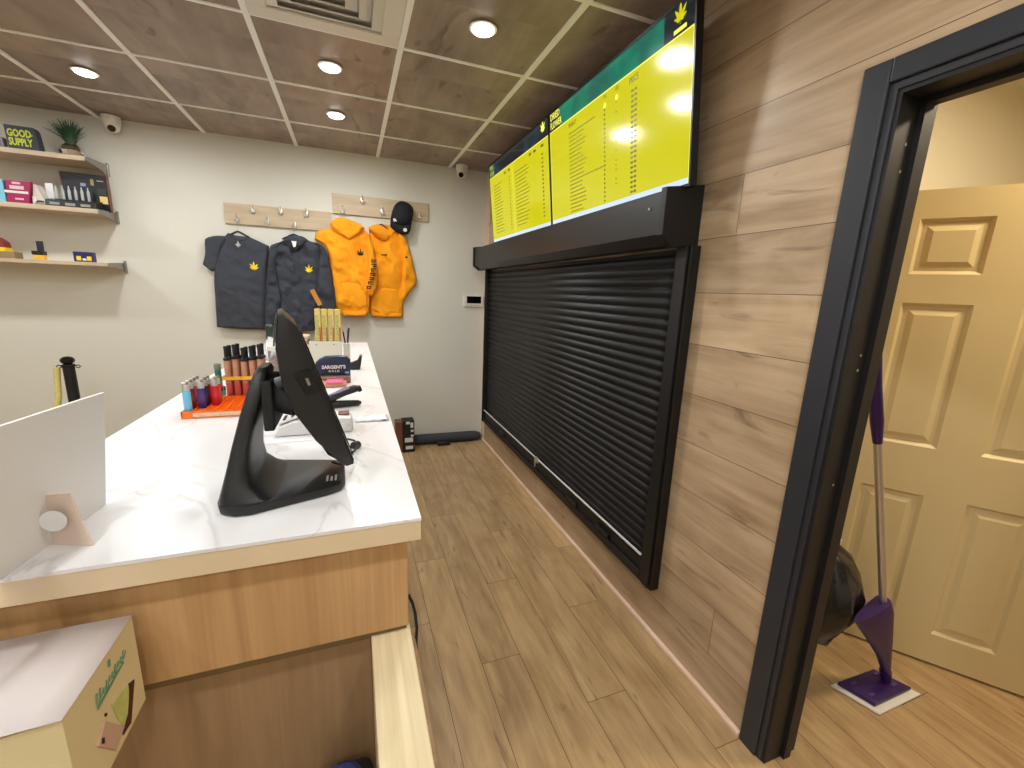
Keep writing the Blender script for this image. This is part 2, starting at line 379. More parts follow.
obj('door_frame', bm, M['door'], root)
for s0, s1 in cols:
    for z0, z1 in rows:
        bm = bmesh.new()
        a = [(s0, z0), (s1, z0), (s1, z1), (s0, z1)]
        def rr(i, o): return [bm.verts.new(DP(s0+i if k in (0, 3) else s1-i, z0+i if k < 2 else z1-i, o)) for k in range(4)]
        rs = [rr(0, 0), rr(.012, -.011), rr(.026, -.010), rr(.045, -.002)]
        for p, q in zip(rs, rs[1:]):
            for k in range(4): bm.faces.new((p[k], p[(k+1) % 4], q[(k+1) % 4], q[k]))
        bm.faces.new(rs[-1]); bmesh.ops.recalc_face_normals(bm, faces=bm.faces)
        obj('door_panel', bm, M['door'], root)

# ================================================================ CEILING: lamps, vent, cameras
def ceiling_lamp(x, y, label, group):
    t = thing('recessed_ceiling_light', label, 'ceiling light', (x, y, ZC), group)
    bm = bmesh.new(); prof = [(.058, 0), (.056, -.003), (.046, -.004), (.044, 0)]
    lathe(bm, prof, (x, y, ZC), 28); obj('trim_ring', bm, M['white_plastic'], t, True)
    bm = bmesh.new(); lathe(bm, [(.0445, -.004), (.043, -.009), (.034, -.013), (.015, -.0155)], (x, y, ZC), 28); obj('lamp_lens', bm, M['lamp'], t, True)  # dome bulges down to stand in for the glow around the lens
    l = bpy.data.lights.new('lamp', 'AREA'); l.shape = 'DISK'; l.size = .085; l.energy = LAMP_W; l.color = COLR; l.spread = math.radians(180)
    lo = bpy.data.objects.new('lamp', l); C.objects.link(lo); lo.parent = t; lo.location = (0, 0, -.012)
    return t
labels = ['glowing round ceiling light leftmost in view, above the wall shelves', 'glowing round ceiling light beside the white air vent',
          'glowing round ceiling light nearest the back wall, above the hanging clothes', 'glowing round ceiling light closest to the yellow menu screens']
for i, (x, y) in enumerate(LAMPS):
    ceiling_lamp(x, y, labels[i] if i < 4 else 'unseen round ceiling light added for fill', 'recessed ceiling lights' if i < 4 else 'added fill lights out of view')
l = bpy.data.lights.new('lamp', 'AREA'); l.shape = 'DISK'; l.size = .25; l.energy = SIDE_LAMP[3]; l.color = (1, .84, .60)
tl = thing('side_room_ceiling_light', 'warm round ceiling light inside the side room behind the doorway', 'ceiling light', (SIDE_LAMP[0], SIDE_LAMP[1], ZC))
bm = bmesh.new(); lathe(bm, [(.15, 0), (.15, -.03), (.13, -.045), (.12, -.03)], (SIDE_LAMP[0], SIDE_LAMP[1], ZC), 28); obj('lamp_shade', bm, M['white_plastic'], tl, True)
lo = bpy.data.objects.new('lamp', l); C.objects.link(lo); lo.parent = tl; lo.location = (0, 0, -.06)
# air vent filling one grid cell
x0, x1, y1, y0 = GX[7]+.014, GX[8]-.014, GY[3]-.009, GY[4]+.009
t = thing('air_vent', 'square white air vent set in the wood-look ceiling grid', 'air vent', ((x0+x1)/2, (y0+y1)/2, ZC))
bm = bmesh.new(); w_ = .075
for a in ((x0, x1, y0, y0+w_), (x0, x1, y1-w_, y1), (x0, x0+w_, y0+w_, y1-w_), (x1-w_, x1, y0+w_, y1-w_)): bx(bm, a[0], a[1], a[2], a[3], ZC-.006, ZC+.0045, .002)
obj('vent_frame', bm, M['white_plastic'], t)
obj('backing_plate', newbox(x0+.02, x1-.02, y0+.02, y1-.02, ZC+.0045, ZC+.0058), mat('vent_back', rgb(190, 188, 186), .7), t)
xc, yc = (x0+x1)/2, (y0+y1)/2
for k in range(4):                                  # slanted square rings, one inside the other
    ho = .215-k*.050; hi = ho-.044; bm = bmesh.new()
    o_ = [(xc-ho, yc-ho), (xc+ho, yc-ho), (xc+ho, yc+ho), (xc-ho, yc+ho)]; i_ = [(xc-hi, yc-hi), (xc+hi, yc-hi), (xc+hi, yc+hi), (xc-hi, yc+hi)]
    A0 = [bm.verts.new((p[0], p[1], ZC+.002)) for p in o_]; A1 = [bm.verts.new((p[0], p[1], ZC-.016)) for p in i_]
    B0 = [bm.verts.new((p[0], p[1], ZC+.004)) for p in o_]; B1 = [bm.verts.new((p[0], p[1], ZC-.013)) for p in i_]
    for j in range(4):
        n = (j+1) % 4
        bm.faces.new((A0[j], A1[j], A1[n], A0[n])); bm.faces.new((B0[j], B0[n], B1[n], B1[j])); bm.faces.new((A0[j], A0[n], B0[n], B0[j])); bm.faces.new((A1[j], B1[j], B1[n], A1[n]))
    bmesh.ops.recalc_face_normals(bm, faces=bm.faces); obj('louvre_ring', bm, M['white_plastic'], t)
obj('centre_plate', newbox(xc-.028, xc+.028, yc-.028, yc+.028, ZC-.016, ZC-.012), M['white_plastic'], t)
def security_camera(x, y, label, yaw):
    t = thing('security_camera', label, 'security camera', (x, y, ZC), 'dome security cameras')
    bm = bmesh.new(); lathe(bm, [(.052, 0), (.052, -.03), (.046, -.05), (.030, -.056)], (x, y, ZC), 28); obj('housing', bm, M['white_plastic'], t, True)
    bm = bmesh.new(); c = Vector((x, y, ZC-.058)); d = Vector((math.sin(yaw)*.8, -math.cos(yaw)*.8, -.62)).normalized()
    prof = [(.044*math.sin(a), -.044*math.cos(a)) for a in [PI*k/14 for k in range(1, 14)]]
    lathe(bm, prof, c, 24); obj('camera_ball', bm, M['white_plastic'], t, True)
    bm = bmesh.new(); tube(bm, [c+d*.030, c+d*.0455], [.024, .020], 18); obj('lens_face', bm, M['lens'], t, True)
    return t
security_camera(-1.465, 3.93, 'white dome security camera under the ceiling beside the wall shelves', .25)
security_camera(.945, 3.89, 'white dome security camera under the ceiling near the menu screens', -.45)

# ================================================================ RIGHT WALL: shutter and menu screens
t = thing('roller_shutter', 'closed black roller shutter in the wood-plank wall', 'roller shutter', (XR, 2.55, .19))
bm = bmesh.new(); hood = [(XR, 1.872), (1.058, 1.848), (1.058, 1.705), (1.105, 1.668), (XR, 1.676)]
prism(bm, [(p[0], p[1]) for p in hood], 'y', 1.335, 3.83, .002); obj('shutter_hood', bm, M['black_hood'], t)
for ya, yb in ((1.305, 1.334), (3.831, 3.858)):
    bm = bmesh.new(); prism(bm, [(XR, 1.885), (1.048, 1.860), (1.048, 1.70), (1.100, 1.660), (XR, 1.672)], 'y', ya, yb, .003); obj('hood_end_plate', bm, M['black_metal'], t)
bm = bmesh.new(); tube(bm, [(1.056, 1.40, 1.80), (1.052, 1.40, 1.80)], .005, 10); obj('hood_screw', bm, M['silver'], t)
for ya, yb in ((1.285, 1.365), (3.80, 3.858)):
    bm = bmesh.new(); bx(bm, XR-.045, XR-.001, ya, yb, .232, 1.672, .003); bx(bm, XR-.056, XR-.046, ya+.01, yb-.026, .24, 1.668, .002); obj('guide_rail', bm, M['black_metal'], t)
bm = bmesh.new(); bx(bm, XR-.045, XR-.001, 1.366, 3.799, .232, .275, .003); obj('sill_rail', bm, M['black_metal'], t)
# corrugated curtain: one mesh, the slats are its pattern
bm = bmesh.new(); pitch = .0425; z = .335; prev = None; pts = []
while z < 1.668:
    for k in range(8):
        a = k/8; zz = z+a*pitch
        if zz > 1.668: break
        d = .0085*math.sin(PI*min(1, a/.86)) if a < .86 else -.002
        pts.append((zz, XR-.014-d))
    z += pitch
for (zz, xx) in pts:
    cur = [bm.verts.new((xx, 1.37, zz)), bm.verts.new((xx, 3.795, zz))]
    if prev: bm.faces.new((prev[0], cur[0], cur[1], prev[1]))
    prev = cur
bmesh.ops.recalc_face_normals(bm, faces=bm.faces)
cur = obj('shutter_curtain', bm, M['black_metal'], t, False)
for f in cur.data.polygons: f.use_smooth = True
sm = cur.modifiers.new('thickness', 'SOLIDIFY'); sm.thickness = .0015; sm.offset = -1
obj('bottom_bar', newbox(XR-.034, XR-.010, 1.37, 3.795, .277, .334, .004), M['black_metal'], t)
obj('bottom_bar_strip', newbox(XR-.046, XR-.038, 1.37, 3.795, .352, .359), mat('bar_strip_white', rgb(226, 224, 216), .4), t)
bm = bmesh.new(); bx(bm, XR-.052, XR-.035, 2.50, 2.55, .33, .365, .003); tube(bm, [(XR-.05, 2.525, .35), (XR-.056, 2.525, .33), (XR-.056, 2.525, .30)], .005, 8)
obj('shutter_lock', bm, M['silver'], t)
for yy in (1.62, 1.95, 3.2): obj('lift_handle', newbox(XR-.050, XR-.035, yy, yy+.12, .285, .308, .004), M['black_hood'], t)

# screens, tilted forward
S0 = Vector((1.116, 0, 1.866)); S1 = Vector((1.056, 0, 2.436)); up = (S1-S0).normalized(); H_ = (S1-S0).length
nrm = Vector((-up.z, 0, up.x))                  # out of the glass, into the room
def SP(yl, u, v, o=0): p = S0+up*v+nrm*o; return Vector((p.x, yl-u, p.z))
M['scr_yellow'] = None
def screen_mat(name, col, s, grad=None, rough=.12):
    m = bpy.data.materials.new(name); m.use_nodes = True; b = m.node_tree.nodes['Principled BSDF']
    b.inputs['Base Color'].default_value = (.01, .01, .01, 1); b.inputs['Roughness'].default_value = rough
    b.inputs['Emission Color'].default_value = col; b.inputs['Emission Strength'].default_value = s
    if grad:
        nt = m.node_tree; tc = nt.nodes.new('ShaderNodeTexCoord'); n = nt.nodes.new('ShaderNodeTexNoise'); n.inputs['Scale'].default_value = 5; n.inputs['Detail'].default_value = 5
        cr = nt.nodes.new('ShaderNodeValToRGB'); e = cr.color_ramp.elements; e[0].position = .42; e[0].color = grad; e[1].position = .58; e[1].color = col
        nt.links.new(tc.outputs['Object'], n.inputs['Vector']); nt.links.new(n.outputs[0], cr.inputs[0]); nt.links.new(cr.outputs[0], b.inputs['Emission Color'])
    return m
SY = screen_mat('screen_yellow', rgb(214, 208, 0), .39); SYL = screen_mat('screen_light_line', rgb(236, 236, 90), .55)
SG = screen_mat('screen_green', rgb(0, 140, 108), .34, rgb(2, 104, 90)); SD = screen_mat('screen_dark', rgb(8, 22, 34), .4); SDG = screen_mat('screen_dark_green', rgb(14, 56, 78), .42, rgb(8, 24, 40))
SB = screen_mat('screen_taskbar', rgb(196, 212, 240), .5); ST = screen_mat('screen_text', rgb(136, 132, 4), .44, rough=.3); SDK = screen_mat('screen_text_dark', rgb(100, 96, 6), .42, rough=.3)
def quad(bm, yl, u0, u1, v0, v1, o, th=.0006):
    a = [SP(yl, u, v, o) for u, v in ((u0, v0), (u1, v0), (u1, v1), (u0, v1))]; b = [SP(yl, u, v, o-th) for u, v in ((u0, v0), (u1, v0), (u1, v1), (u0, v1))]
    va = [bm.verts.new(p) for p in a]; vb = [bm.verts.new(p) for p in b]
    fs = [bm.faces.new(va), bm.faces.new(vb[::-1])]+[bm.faces.new((va[i], vb[i], vb[(i+1) % 4], va[(i+1) % 4])) for i in range(4)]
    bmesh.ops.recalc_face_normals(bm, faces=fs)
def dashes(bm, yl, u0, u1, v, hh, o, rnd, words=True):
    u = u0
    while u < u1-.004:
        ww = min(rnd.uniform(.008, .026), u1-u) if words else u1-u0
        quad(bm, yl, u, u+ww, v-hh/2, v+hh/2, o); u += ww+.0035
def menu_screen(yl, label, which):
    W = 1.092
    t = thing('menu_screen', label, 'screen', (1.2, yl-W/2, 1.866), 'yellow menu screens above the shutter')
    bm = bmesh.new()
    v0 = [SP(yl, u, v, -.003) for u, v in ((0, -.004), (W, -.004), (W, H_+.004), (0, H_+.004))]; v1 = [SP(yl, u, v, -.028) for u, v in ((0, -.004), (W, -.004), (W, H_+.004), (0, H_+.004))]
    v2 = [Vector((1.190, yl-.30, 1.98)), Vector((1.190, yl-W+.30, 1.98)), Vector((1.190, yl-W+.30, 2.32)), Vector((1.190, yl-.30, 2.32))]
    R_ = [[bm.verts.new(p) for p in q] for q in (v0, v1, v2)]
    bm.faces.new(R_[0]); bm.faces.new(R_[2][::-1])
    for p, q in zip(R_, R_[1:]):
        for k in range(4): bm.faces.new((p[k], q[k], q[(k+1) % 4], p[(k+1) % 4]))
    bmesh.ops.recalc_face_normals(bm, faces=bm.faces); obj('screen_housing', bm, M['tv_black'], t)
    bm = bmesh.new()
    for a in ((0, W, -.004, .006), (0, W, H_-.006, H_+.004), (0, .008, .006, H_-.006), (W-.008, W, .006, H_-.006)): quad(bm, yl, *a, .002, .005)
    obj('screen_bezel', bm, M['tv_black'], t)
    obj('wall_bracket', newbox(1.1905, XR-.0005, yl-W/2-.25, yl-W/2+.25, 2.05, 2.3), M['black_metal'], t)
    hv = .478
    bm = bmesh.new(); quad(bm, yl, .008, W-.008, .006, hv, 0, .002); dsp = obj('display', bm, SY, t)
    bm = bmesh.new(); quad(bm, yl, .008, W-.008, hv, H_-.006, 0, .002); hd = obj('display_header', bm, SG if which else SDG, t)
    bm = bmesh.new(); quad(bm, yl, .008, W-.008, hv-.003, hv+.001, .0007); quad(bm, yl, W-.012, W-.008, .006, hv, .0007); quad(bm, yl, .008, .011, .006, hv, .0007); obj('header_line', bm, SYL, t)
    bm = bmesh.new(); quad(bm, yl, .008, W-.008, .006, .026, .0007); obj('taskbar', bm, SB, t)
    mx0 = basis(SP(yl, 0, 0, .0011), (0, -1, 0), up)
    T = lambda s, sz, u, v, sq=1.0, b=.0: text_bm(s, sz, mx0 @ Matrix.Translation((u, v, 0)), .0002, b, sq)
    rnd = random.Random(5+which)
    if which:
        for ua, ub in ((.008, .13), (W-.155, W-.008)): bm = bmesh.new(); quad(bm, yl, ua, ub, hv+.001, H_-.006, .0007); obj('header_corner', bm, SD, t)
        bm = T('DRIED', .046, .018, hv+.054, .86, .0004); join(bm, T('FLOWER', .046, .018, hv+.012, .72, .0004)); obj('lettering', bm, SYL, hd)
        bm = leaf_emblem(bmesh.new(), (W-.075, hv+.045), .05, mx0); obj('leaf_emblem', bm, SY, hd)
        bm = bmesh.new(); quad(bm, yl, W-.105, W-.045, hv+.010, hv+.022, .0011); obj('emblem_bar', bm, SYL, hd)
        for a_ in (('PRODUCT', .027, .225, hv-.040, .62, .0004), ('PRICE', .032, .735, hv-.040, .72, .0004), ('THC', .022, .545, hv-.026, .7), ('CBD', .022, .635, hv-.026, .7)): obj('column_lettering', T(*a_), SDK, dsp)
        for uc in (.558, .648):
            bm = bmesh.new(); ps = [SP(yl, uc+.011*math.cos(a), hv-.052+.011*math.sin(a), .001) for a in [2*PI*k/16 for k in range(16)]]; bm.faces.new([bm.verts.new(p) for p in ps]); obj('column_dot', bm, SYL, dsp)
        bm = bmesh.new(); bd = bmesh.new()
        for k in range(21):
            v = hv-.068-k*.0185; L_ = rnd.uniform(.12, .17)
            if k == 0: L_ = .25
            if k == 12: L_ = .34
            dashes(bm, yl, .225, .225+L_, v, .0060, .0008, rnd)
            quad(bd, yl, .549, .559, v-.004, v+.004, .0008)
            if rnd.random() < .5: quad(bm, yl, .640, .648, v-.003, v+.003, .0008)
            quad(bd, yl, .748, .764, v-.004, v+.004, .0008); quad(bd, yl, .770, .786, v-.004, v+.004, .0008)
        obj('menu_rows', bm, ST, dsp); obj('menu_prices', bd, SDK, dsp)
    else:
        bm = bmesh.new(); quad(bm, yl, .22, .72, hv+.001, H_-.006, .0007); obj('header_corner', bm, SD, t)
        bm = leaf_emblem(bmesh.new(), (W-.075, hv+.045), .05, mx0); obj('leaf_emblem', bm, SYL, hd)
        bm = T('OILS', .040, .018, hv+.056, .8) if False else bmesh.new()
        quad(bm, yl, .02, .11, hv+.055, hv+.085, .0008); quad(bm, yl, .02, .12, hv+.012, hv+.042, .0008); obj('header_block', bm, screen_mat('screen_block', rgb(120, 150, 60), .42), hd)
        bm = bmesh.new(); bd = bmesh.new(); quad(bm, yl, .50, .504, .03, hv-.01, .0007); obj('column_line', bm, SYL, dsp)
        bm = bmesh.new()
        for k in range(16):
            v = hv-.072-k*.0225
            dashes(bm, yl, .09, .09+rnd.uniform(.14, .20), v, .0060, .0008, rnd); dashes(bm, yl, .55, .55+rnd.uniform(.16, .24), v, .0060, .0008, rnd)
            quad(bd, yl, .43, .445, v-.004, v+.004, .0008); quad(bd, yl, .985, 1.005, v-.004, v+.004, .0008)
        for u in (.34, .42, .80, .87, .98): quad(bd, yl, u, u+.035, hv-.035, hv-.022, .0008)
        obj('menu_rows', bm, ST, dsp); obj('menu_prices', bd, SDK, dsp)
    return t
menu_screen(2.362, 'yellow menu screen nearer the doorway, with green header', 1)
menu_screen(3.462, 'yellow menu screen nearer the back wall, with two columns of small rows', 0)

# ================================================================ COUNTER
t = thing('service_counter', 'white marble topped service counter with wood panels', 'counter', (-.25, 2.0, 0))
CL, CR, CY0, CY1, CZ = -.612, .106, .712, 3.352, 1.07
bm = bmesh.new(); prism(bm, [(CL, CY0), (CR, CY0), (CR, CY1), (CL+.045, CY1)], 'z', CZ-.006, CZ); obj('countertop', bm, M['marble'], t)
bm = bmesh.new(); prism(bm, [(CL+.001, CY0+.001), (CR-.001, CY0+.001), (CR-.001, CY1-.001), (CL+.046, CY1-.001)], 'z', CZ-.044, CZ-.0062); obj('countertop_edge', bm, M['counter_edge'], t)
obj('counter_body', newbox(-.56, .078, .775, 3.30, .0, 1.0255), M['counter_low'], t)
obj('front_panel', newbox(-.60, .083, .732, .774, .832, 1.0255, .0015), M['counter_wood'], t)
obj('lower_panel', newbox(-.60, .012, .755, .774, .0, .8295), M['counter_low'], t)
obj('panel_rail', newbox(-.60, .080, .740, .774, .814, .8295, .001), mat('rail_olive', rgb(122, 98, 62), .6), t)
bm = newbox(.013, .0865, -.05, .754, .0, .820, .0015); obj('end_panel', bm, M['pale_wood'], t)
obj('end_panel_strip', newbox(.0870, .0960, -.05, .754, .0, .795, .001), M['counter_low'], t)  # narrow brown strip along the outer side of the end panel
obj('pull_out_shelf', newbox(-1.0, -.36, .45, .731, .800, .8255, .001), M['counter_low'], t)
bm = bmesh.new(); tube(bm, [(.0860, .757, .88), (.0935, .752, .862), (.0975, .745, .842), (.0995, .738, .815), (.0975, .735, .79), (.0990, .75, .70)], .003, 8)
tag(obj('black_cable', bm, M['black_matte'], None, True), 'short black cable bulging out at the corner below the countertop', 'cable')

# dark bag at the bottom below the counter
t = thing('storage_bag', 'dark bag with blue lining tucked below the counter', 'bag', (-.045, .60, .45))
t.location = (-.045, .60, 0)
def blob(bm, c, r, amp, seed, seg=28, zs=1.0, flat=None):
    rings = []
    for i in range(1, seg//2):
        a = PI*i/(seg//2); ring = []
        for k in range(seg):
            b = 2*PI*k/seg; d = Vector((math.sin(a)*math.cos(b), math.sin(a)*math.sin(b), -math.cos(a)))
            q = 1+amp*noise.noise(d*2.3+Vector((seed, 0, 0)))+amp*.5*noise.noise(d*6+Vector((0, seed, 0)))
            p = Vector((d.x*r[0], d.y*r[1], d.z*r[2]))*q
            ring.append(bm.verts.new(Vector(c)+p))
        rings.append(ring)
    fs = []
    for a, b in zip(rings, rings[1:]):
        for k in range(seg): fs.append(bm.faces.new((a[k], a[(k+1) % seg], b[(k+1) % seg], b[k])))
    fs += [bm.faces.new(rings[0][::-1]), bm.faces.new(rings[-1])]
    bmesh.ops.recalc_face_normals(bm, faces=fs); return bm
bm = bmesh.new(); bx(bm, -.115, .008, .50, .70, 0, .60, .02, 3); obj('bag_body', bm, M['black_matte'], t, True)
bm = blob(bmesh.new(), (-.053, .60, .60), (.055, .085, .045), .3, 3); obj('bag_lining', bm, mat('blue_lining', rgb(56, 62, 130), .7), t, True)

# ================================================================ CARTON at the lower left
t = thing('paper_carton', 'cream paper carton with white lid and green script, at the near end of the counter', 'box', (-.5, .62, .8265))
A_ = Vector((-.327, .711)); B_ = Vector((-.3285, .544)); D1 = Vector((-.40, -.045))
bm = bmesh.new(); base = [A_, B_, B_+D1*.95, A_+D1*.95]
zt = .978
prism(bm, [tuple(p) for p in base], 'z', .8265, zt-.0012); obj('carton_body', bm, M['box_cream'], t)
bm = bmesh.new(); n_ = 12; rows_ = []
for i in range(n_+1):
    f = i/n_; e = D1*.95*f; bow = .012*math.sin(PI*min(1, f*1.3))
    p, q = A_+e, B_+e
    rows_.append([bm.verts.new((p.x+.001, p.y+.001, zt+bow*.6)), bm.verts.new(((p.x+q.x)/2+.001, (p.y+q.y)/2, zt+bow*.8)), bm.verts.new((q.x+.001, q.y-.002, zt+bow*.5))])
for a, b in zip(rows_, rows_[1:]):
    for k in range(2): bm.faces.new((a[k], b[k], b[k+1], a[k+1]))
o = obj('carton_lid', bm, M['box_top'], t, True); s_ = o.modifiers.new('thickness', 'SOLIDIFY'); s_.thickness = .0012; s_.offset = 1
CX = -.3268
def cpoly(pts, th=.0008):
    bm = bmesh.new(); prism(bm, pts, 'x', CX-.004, CX+th); return bm
mxc = basis((CX+.0008, .596, .938), (0.0, .985, .06), (0, -.06, .985))
bm = bmesh.new(); ps = []
for k in range(61):                                   # flowing handwriting, too small to read
    f = k/60; big = 1.0 if f > .14 else 1.9
    ps.append((CX+.0004, .600+.078*f+.0035*math.sin(k*1.05+.6), .9385+.006*f+(.0052+.0022*math.sin(k*.37))*big*math.sin(k*1.05)))
tube(bm, ps, .0007, 5)
obj('script_lettering', bm, M['ink_green'], t)
bm = cpoly([(.602, .930), (.606, .927), (.672, .932), (.671, .9355)], .0006); obj('script_underline', bm, M['ink_green'], t)
obj('script_mark', cpoly([(.637, .958), (.641, .957), (.643, .966), (.639, .967)]), M['ink_green'], t)
obj('green_leaf_print', cpoly([(.628, .905), (.648, .899), (.672, .893), (.668, .862), (.646, .849), (.636, .872)]), M['leaf_green'], t)
obj('cut_slot', cpoly([(.674, .893), (.688, .886), (.662, .836), (.640, .840), (.656, .852), (.666, .872)], .0012), M['maroon'], t)
obj('pink_square', cpoly([(.610, .899), (.646, .848), (.620, .838), (.588, .884)], .0009), M['pink_card'], t)
bm = cpoly([(.613, .903), (.616, .902), (.616, .906), (.613, .907)]); prism(bm, [(.594, .880), (.598, .876), (.600, .884), (.596, .887)], 'x', CX-.004, CX+.0022); obj('black_mark', bm, M['black_ink'], t)
del_ = None

# ================================================================ DISPLAY BOARD seen from behind, with easel foot
Bp = Vector((-.431, .918, CZ+.001)); Ap = Vector((-.4826, .500, CZ+.001)); Tp = Vector((-.405, .915, 1.2805)); upb = (Tp-Bp); db = (Ap-Bp)
nb = db.normalized().cross(upb.normalized())
if nb.x < 0: nb = -nb
t = thing('display_board', 'large white display board seen from behind, leaning on an easel foot', 'sign board', ((Ap.x+Bp.x)/2, .72, CZ+.001))
bm = bmesh.new(); q0 = [Bp, Ap, Ap+upb*1.02, Tp]
# the bottom edge of the board rests on the counter; its near end overhangs the counter edge
va = [bm.verts.new(p) for p in q0]; vb = [bm.verts.new(p-nb*.004) for p in q0]
bm.faces.new(va); bm.faces.new(vb[::-1])
for i in range(4): bm.faces.new((va[i], vb[i], vb[(i+1) % 4], va[(i+1) % 4]))
bmesh.ops.recalc_face_normals(bm, faces=bm.faces); obj('board_panel', bm, M['board_white'], t)
bm = bmesh.new(); F0 = Vector((-.443, .790, CZ+.001)); F1 = Vector((-.386, .770, CZ+.001)); F2 = Vector((-.404, .776, 1.1575)); F3 = Vector((-.437, .786, 1.1545))
q0 = [F0, F1, F2, F3]; nf = Vector((.3, .95, 0)).normalized()
va = [bm.verts.new(p) for p in q0]; vb = [bm.verts.new(p+nf*.0025) for p in q0]
bm.faces.new(va); bm.faces.new(vb[::-1])
for i in range(4): bm.faces.new((va[i], vb[i], vb[(i+1) % 4], va[(i+1) % 4]))
bmesh.ops.recalc_face_normals(bm, faces=bm.faces); obj('easel_foot', bm, M['card_cream'], t)
bm = bmesh.new(); c = Vector((-.4265, .7725, 1.118)); tube(bm, [c+Vector((0, .0006, 0)), c-Vector((.0002, .0012, 0))], .0165, 24); obj('round_sticker', bm, M['paper'], t)

# ================================================================ POS TERMINAL
t = thing('touchscreen_till', 'black touchscreen till on a wedge-shaped stand on the marble counter', 'till', (-.13, .92, CZ))
bm = bmesh.new()
base = [(-.240, .845), (-.230, .818), (-.206, .803), (-.18, .802), (-.055, .845), (-.032, .858), (-.024, .880), (-.026, .97), (-.038, .990), (-.06, .998), (-.20, 1.036), (-.228, 1.032), (-.243, 1.00)]
prism(bm, base, 'z', CZ+.001, CZ+.0185, .0045); obj('stand_base', bm, M['black_plastic'], t, True)
bm = bmesh.new()
# column: stacked cross sections leaning towards the counter's staff side
secs = [(.0, -.240, -.130, .812, 1.026), (.010, -.238, -.158, .815, 1.024), (.030, -.232, -.180, .824, 1.016), (.06, -.224, -.184, .834, 1.008), (.10, -.214, -.180, .846, .998), (.16, -.197, -.166, .858, .984), (.20, -.184, -.153, .868, .974), (.228, -.174, -.148, .880, .964), (.238, -.167, -.152, .892, .952)]
rings = []
for dz, xa, xb, ya, yb in secs:
    ring = []; cx, cy = (xa+xb)/2, (ya+yb)/2; hx, hy = (xb-xa)/2, (yb-ya)/2
    for k in range(24):
        a = 2*PI*k/24; ca, sa = math.cos(a), math.sin(a); e = .42
        ring.append(bm.verts.new((cx+hx*math.copysign(abs(ca)**e, ca), cy+hy*math.copysign(abs(sa)**e, sa), CZ+.014+dz)))
    rings.append(ring)
fs = [bm.faces.new(rings[0][::-1]), bm.faces.new(rings[-1])]
for a, b in zip(rings, rings[1:]):
    for k in range(24): fs.append(bm.faces.new((a[k], a[(k+1) % 24], b[(k+1) % 24], b[k])))
bmesh.ops.recalc_face_normals(bm, faces=fs); obj('stand_column', bm, M['black_plastic'], t, True)
obj('mount_plate', newbox(-.160, -.142, .865, .975, 1.205, 1.30, .003), M['black_matte'], t)
bm = bmesh.new(); tube(bm, [(-.150, .91, 1.272), (-.118, .905, 1.262), (-.100, .90, 1.256)], [.030, .036, .034], 24); obj('hinge', bm, M['black_matte'], t, True)
bm = bmesh.new(); tube(bm, [(-.134, .868, 1.296), (-.118, .868, 1.302)], .010, 16); obj('hinge_knob', bm, mat('grey_plastic', rgb(70, 72, 74), .4), t, True)
# screen body: side profile extruded along its width, then turned a little about the upright
prof = [(-.117, 1.424), (-.109, 1.426), (-.088, 1.404), (-.004, 1.143), (-.005, 1.134), (-.018, 1.131), (-.028, 1.139), (-.070, 1.190), (-.103, 1.248), (-.120, 1.305), (-.125, 1.365)]
bm = bmesh.new(); prism(bm, prof, 'y', .83, 1.03, .004)
rotm = Matrix.Translation((-.07, .83, 0)) @ Matrix.Rotation(math.radians(8), 4, 'Z') @ Matrix.Translation((.07, -.83, 0))
bmesh.ops.transform(bm, matrix=rotm, verts=bm.verts); body = obj('screen_body', bm, M['black_plastic'], t, True)
bm = bmesh.new(); prism(bm, [(-.0845, 1.395), (-.0055, 1.150), (-.0035, 1.1505), (-.0825, 1.3955)], 'y', .838, 1.022); bmesh.ops.transform(bm, matrix=rotm, verts=bm.verts); obj('touch_glass', bm, M['black_gloss'], t)
bm = bmesh.new(); prism(bm, [(-.101, 1.322), (-.074, 1.330), (-.056, 1.286), (-.083, 1.280)], 'y', .8265, .832, .0008); bmesh.ops.transform(bm, matrix=rotm, verts=bm.verts); pt = obj('port_recess', bm, M['black_gloss'], t)
bm = bmesh.new(); prism(bm, [(-.082, 1.312), (-.077, 1.313), (-.073, 1.300), (-.078, 1.299)], 'y', .825, .8268); bmesh.ops.transform(bm, matrix=rotm, verts=bm.verts); obj('port', bm, M['grey_metal'], t)
bm = bmesh.new(); prism(bm, [(-.1215, 1.418), (-.1185, 1.420), (-.1255, 1.37), (-.1285, 1.37)], 'y', .835, .95); bmesh.ops.transform(bm, matrix=rotm, verts=bm.verts); obj('customer_display', bm, mat('grey_glass', rgb(60, 62, 64), .15), t)
bm = text_bm('PIONEER', .012, basis((-.052, .895, CZ+.0195), (.25, -.97, 0), (.97, .25, 0)), .0002); obj('maker_lettering', bm, M['white_ink'], t) if False else bm.free()
bm = bmesh.new()
for k in range(3): bx(bm, -.060+.008*k, -.056+.008*k, .875, .902-.006*(k % 2), CZ+.0188, CZ+.0195)
obj('base_logo', bm, mat('logo_grey', rgb(170, 170, 170), .4), t)
bm = bmesh.new(); tube(bm, [(-.078, .93, 1.20), (-.075, .93, 1.165), (-.055, .92, 1.13), (-.040, .93, 1.115), (-.032, .945, 1.10), (-.015, .985, 1.10), (-.005, 1.03, 1.09), (.003, 1.09, 1.082), (-.004, 1.14, 1.078), (-.02, 1.16, 1.077)], .0028, 8)
obj('power_cable', bm, M['black_matte'], t, True)
bm = bmesh.new(); tube(bm, [(-.05, .935, 1.105), (-.035, .95, 1.092), (-.02, .97, 1.093)], .0025, 8); obj('data_cable', bm, M['black_matte'], t, True)

# ================================================================ THINGS ON THE COUNTER
E1 = CZ+.001
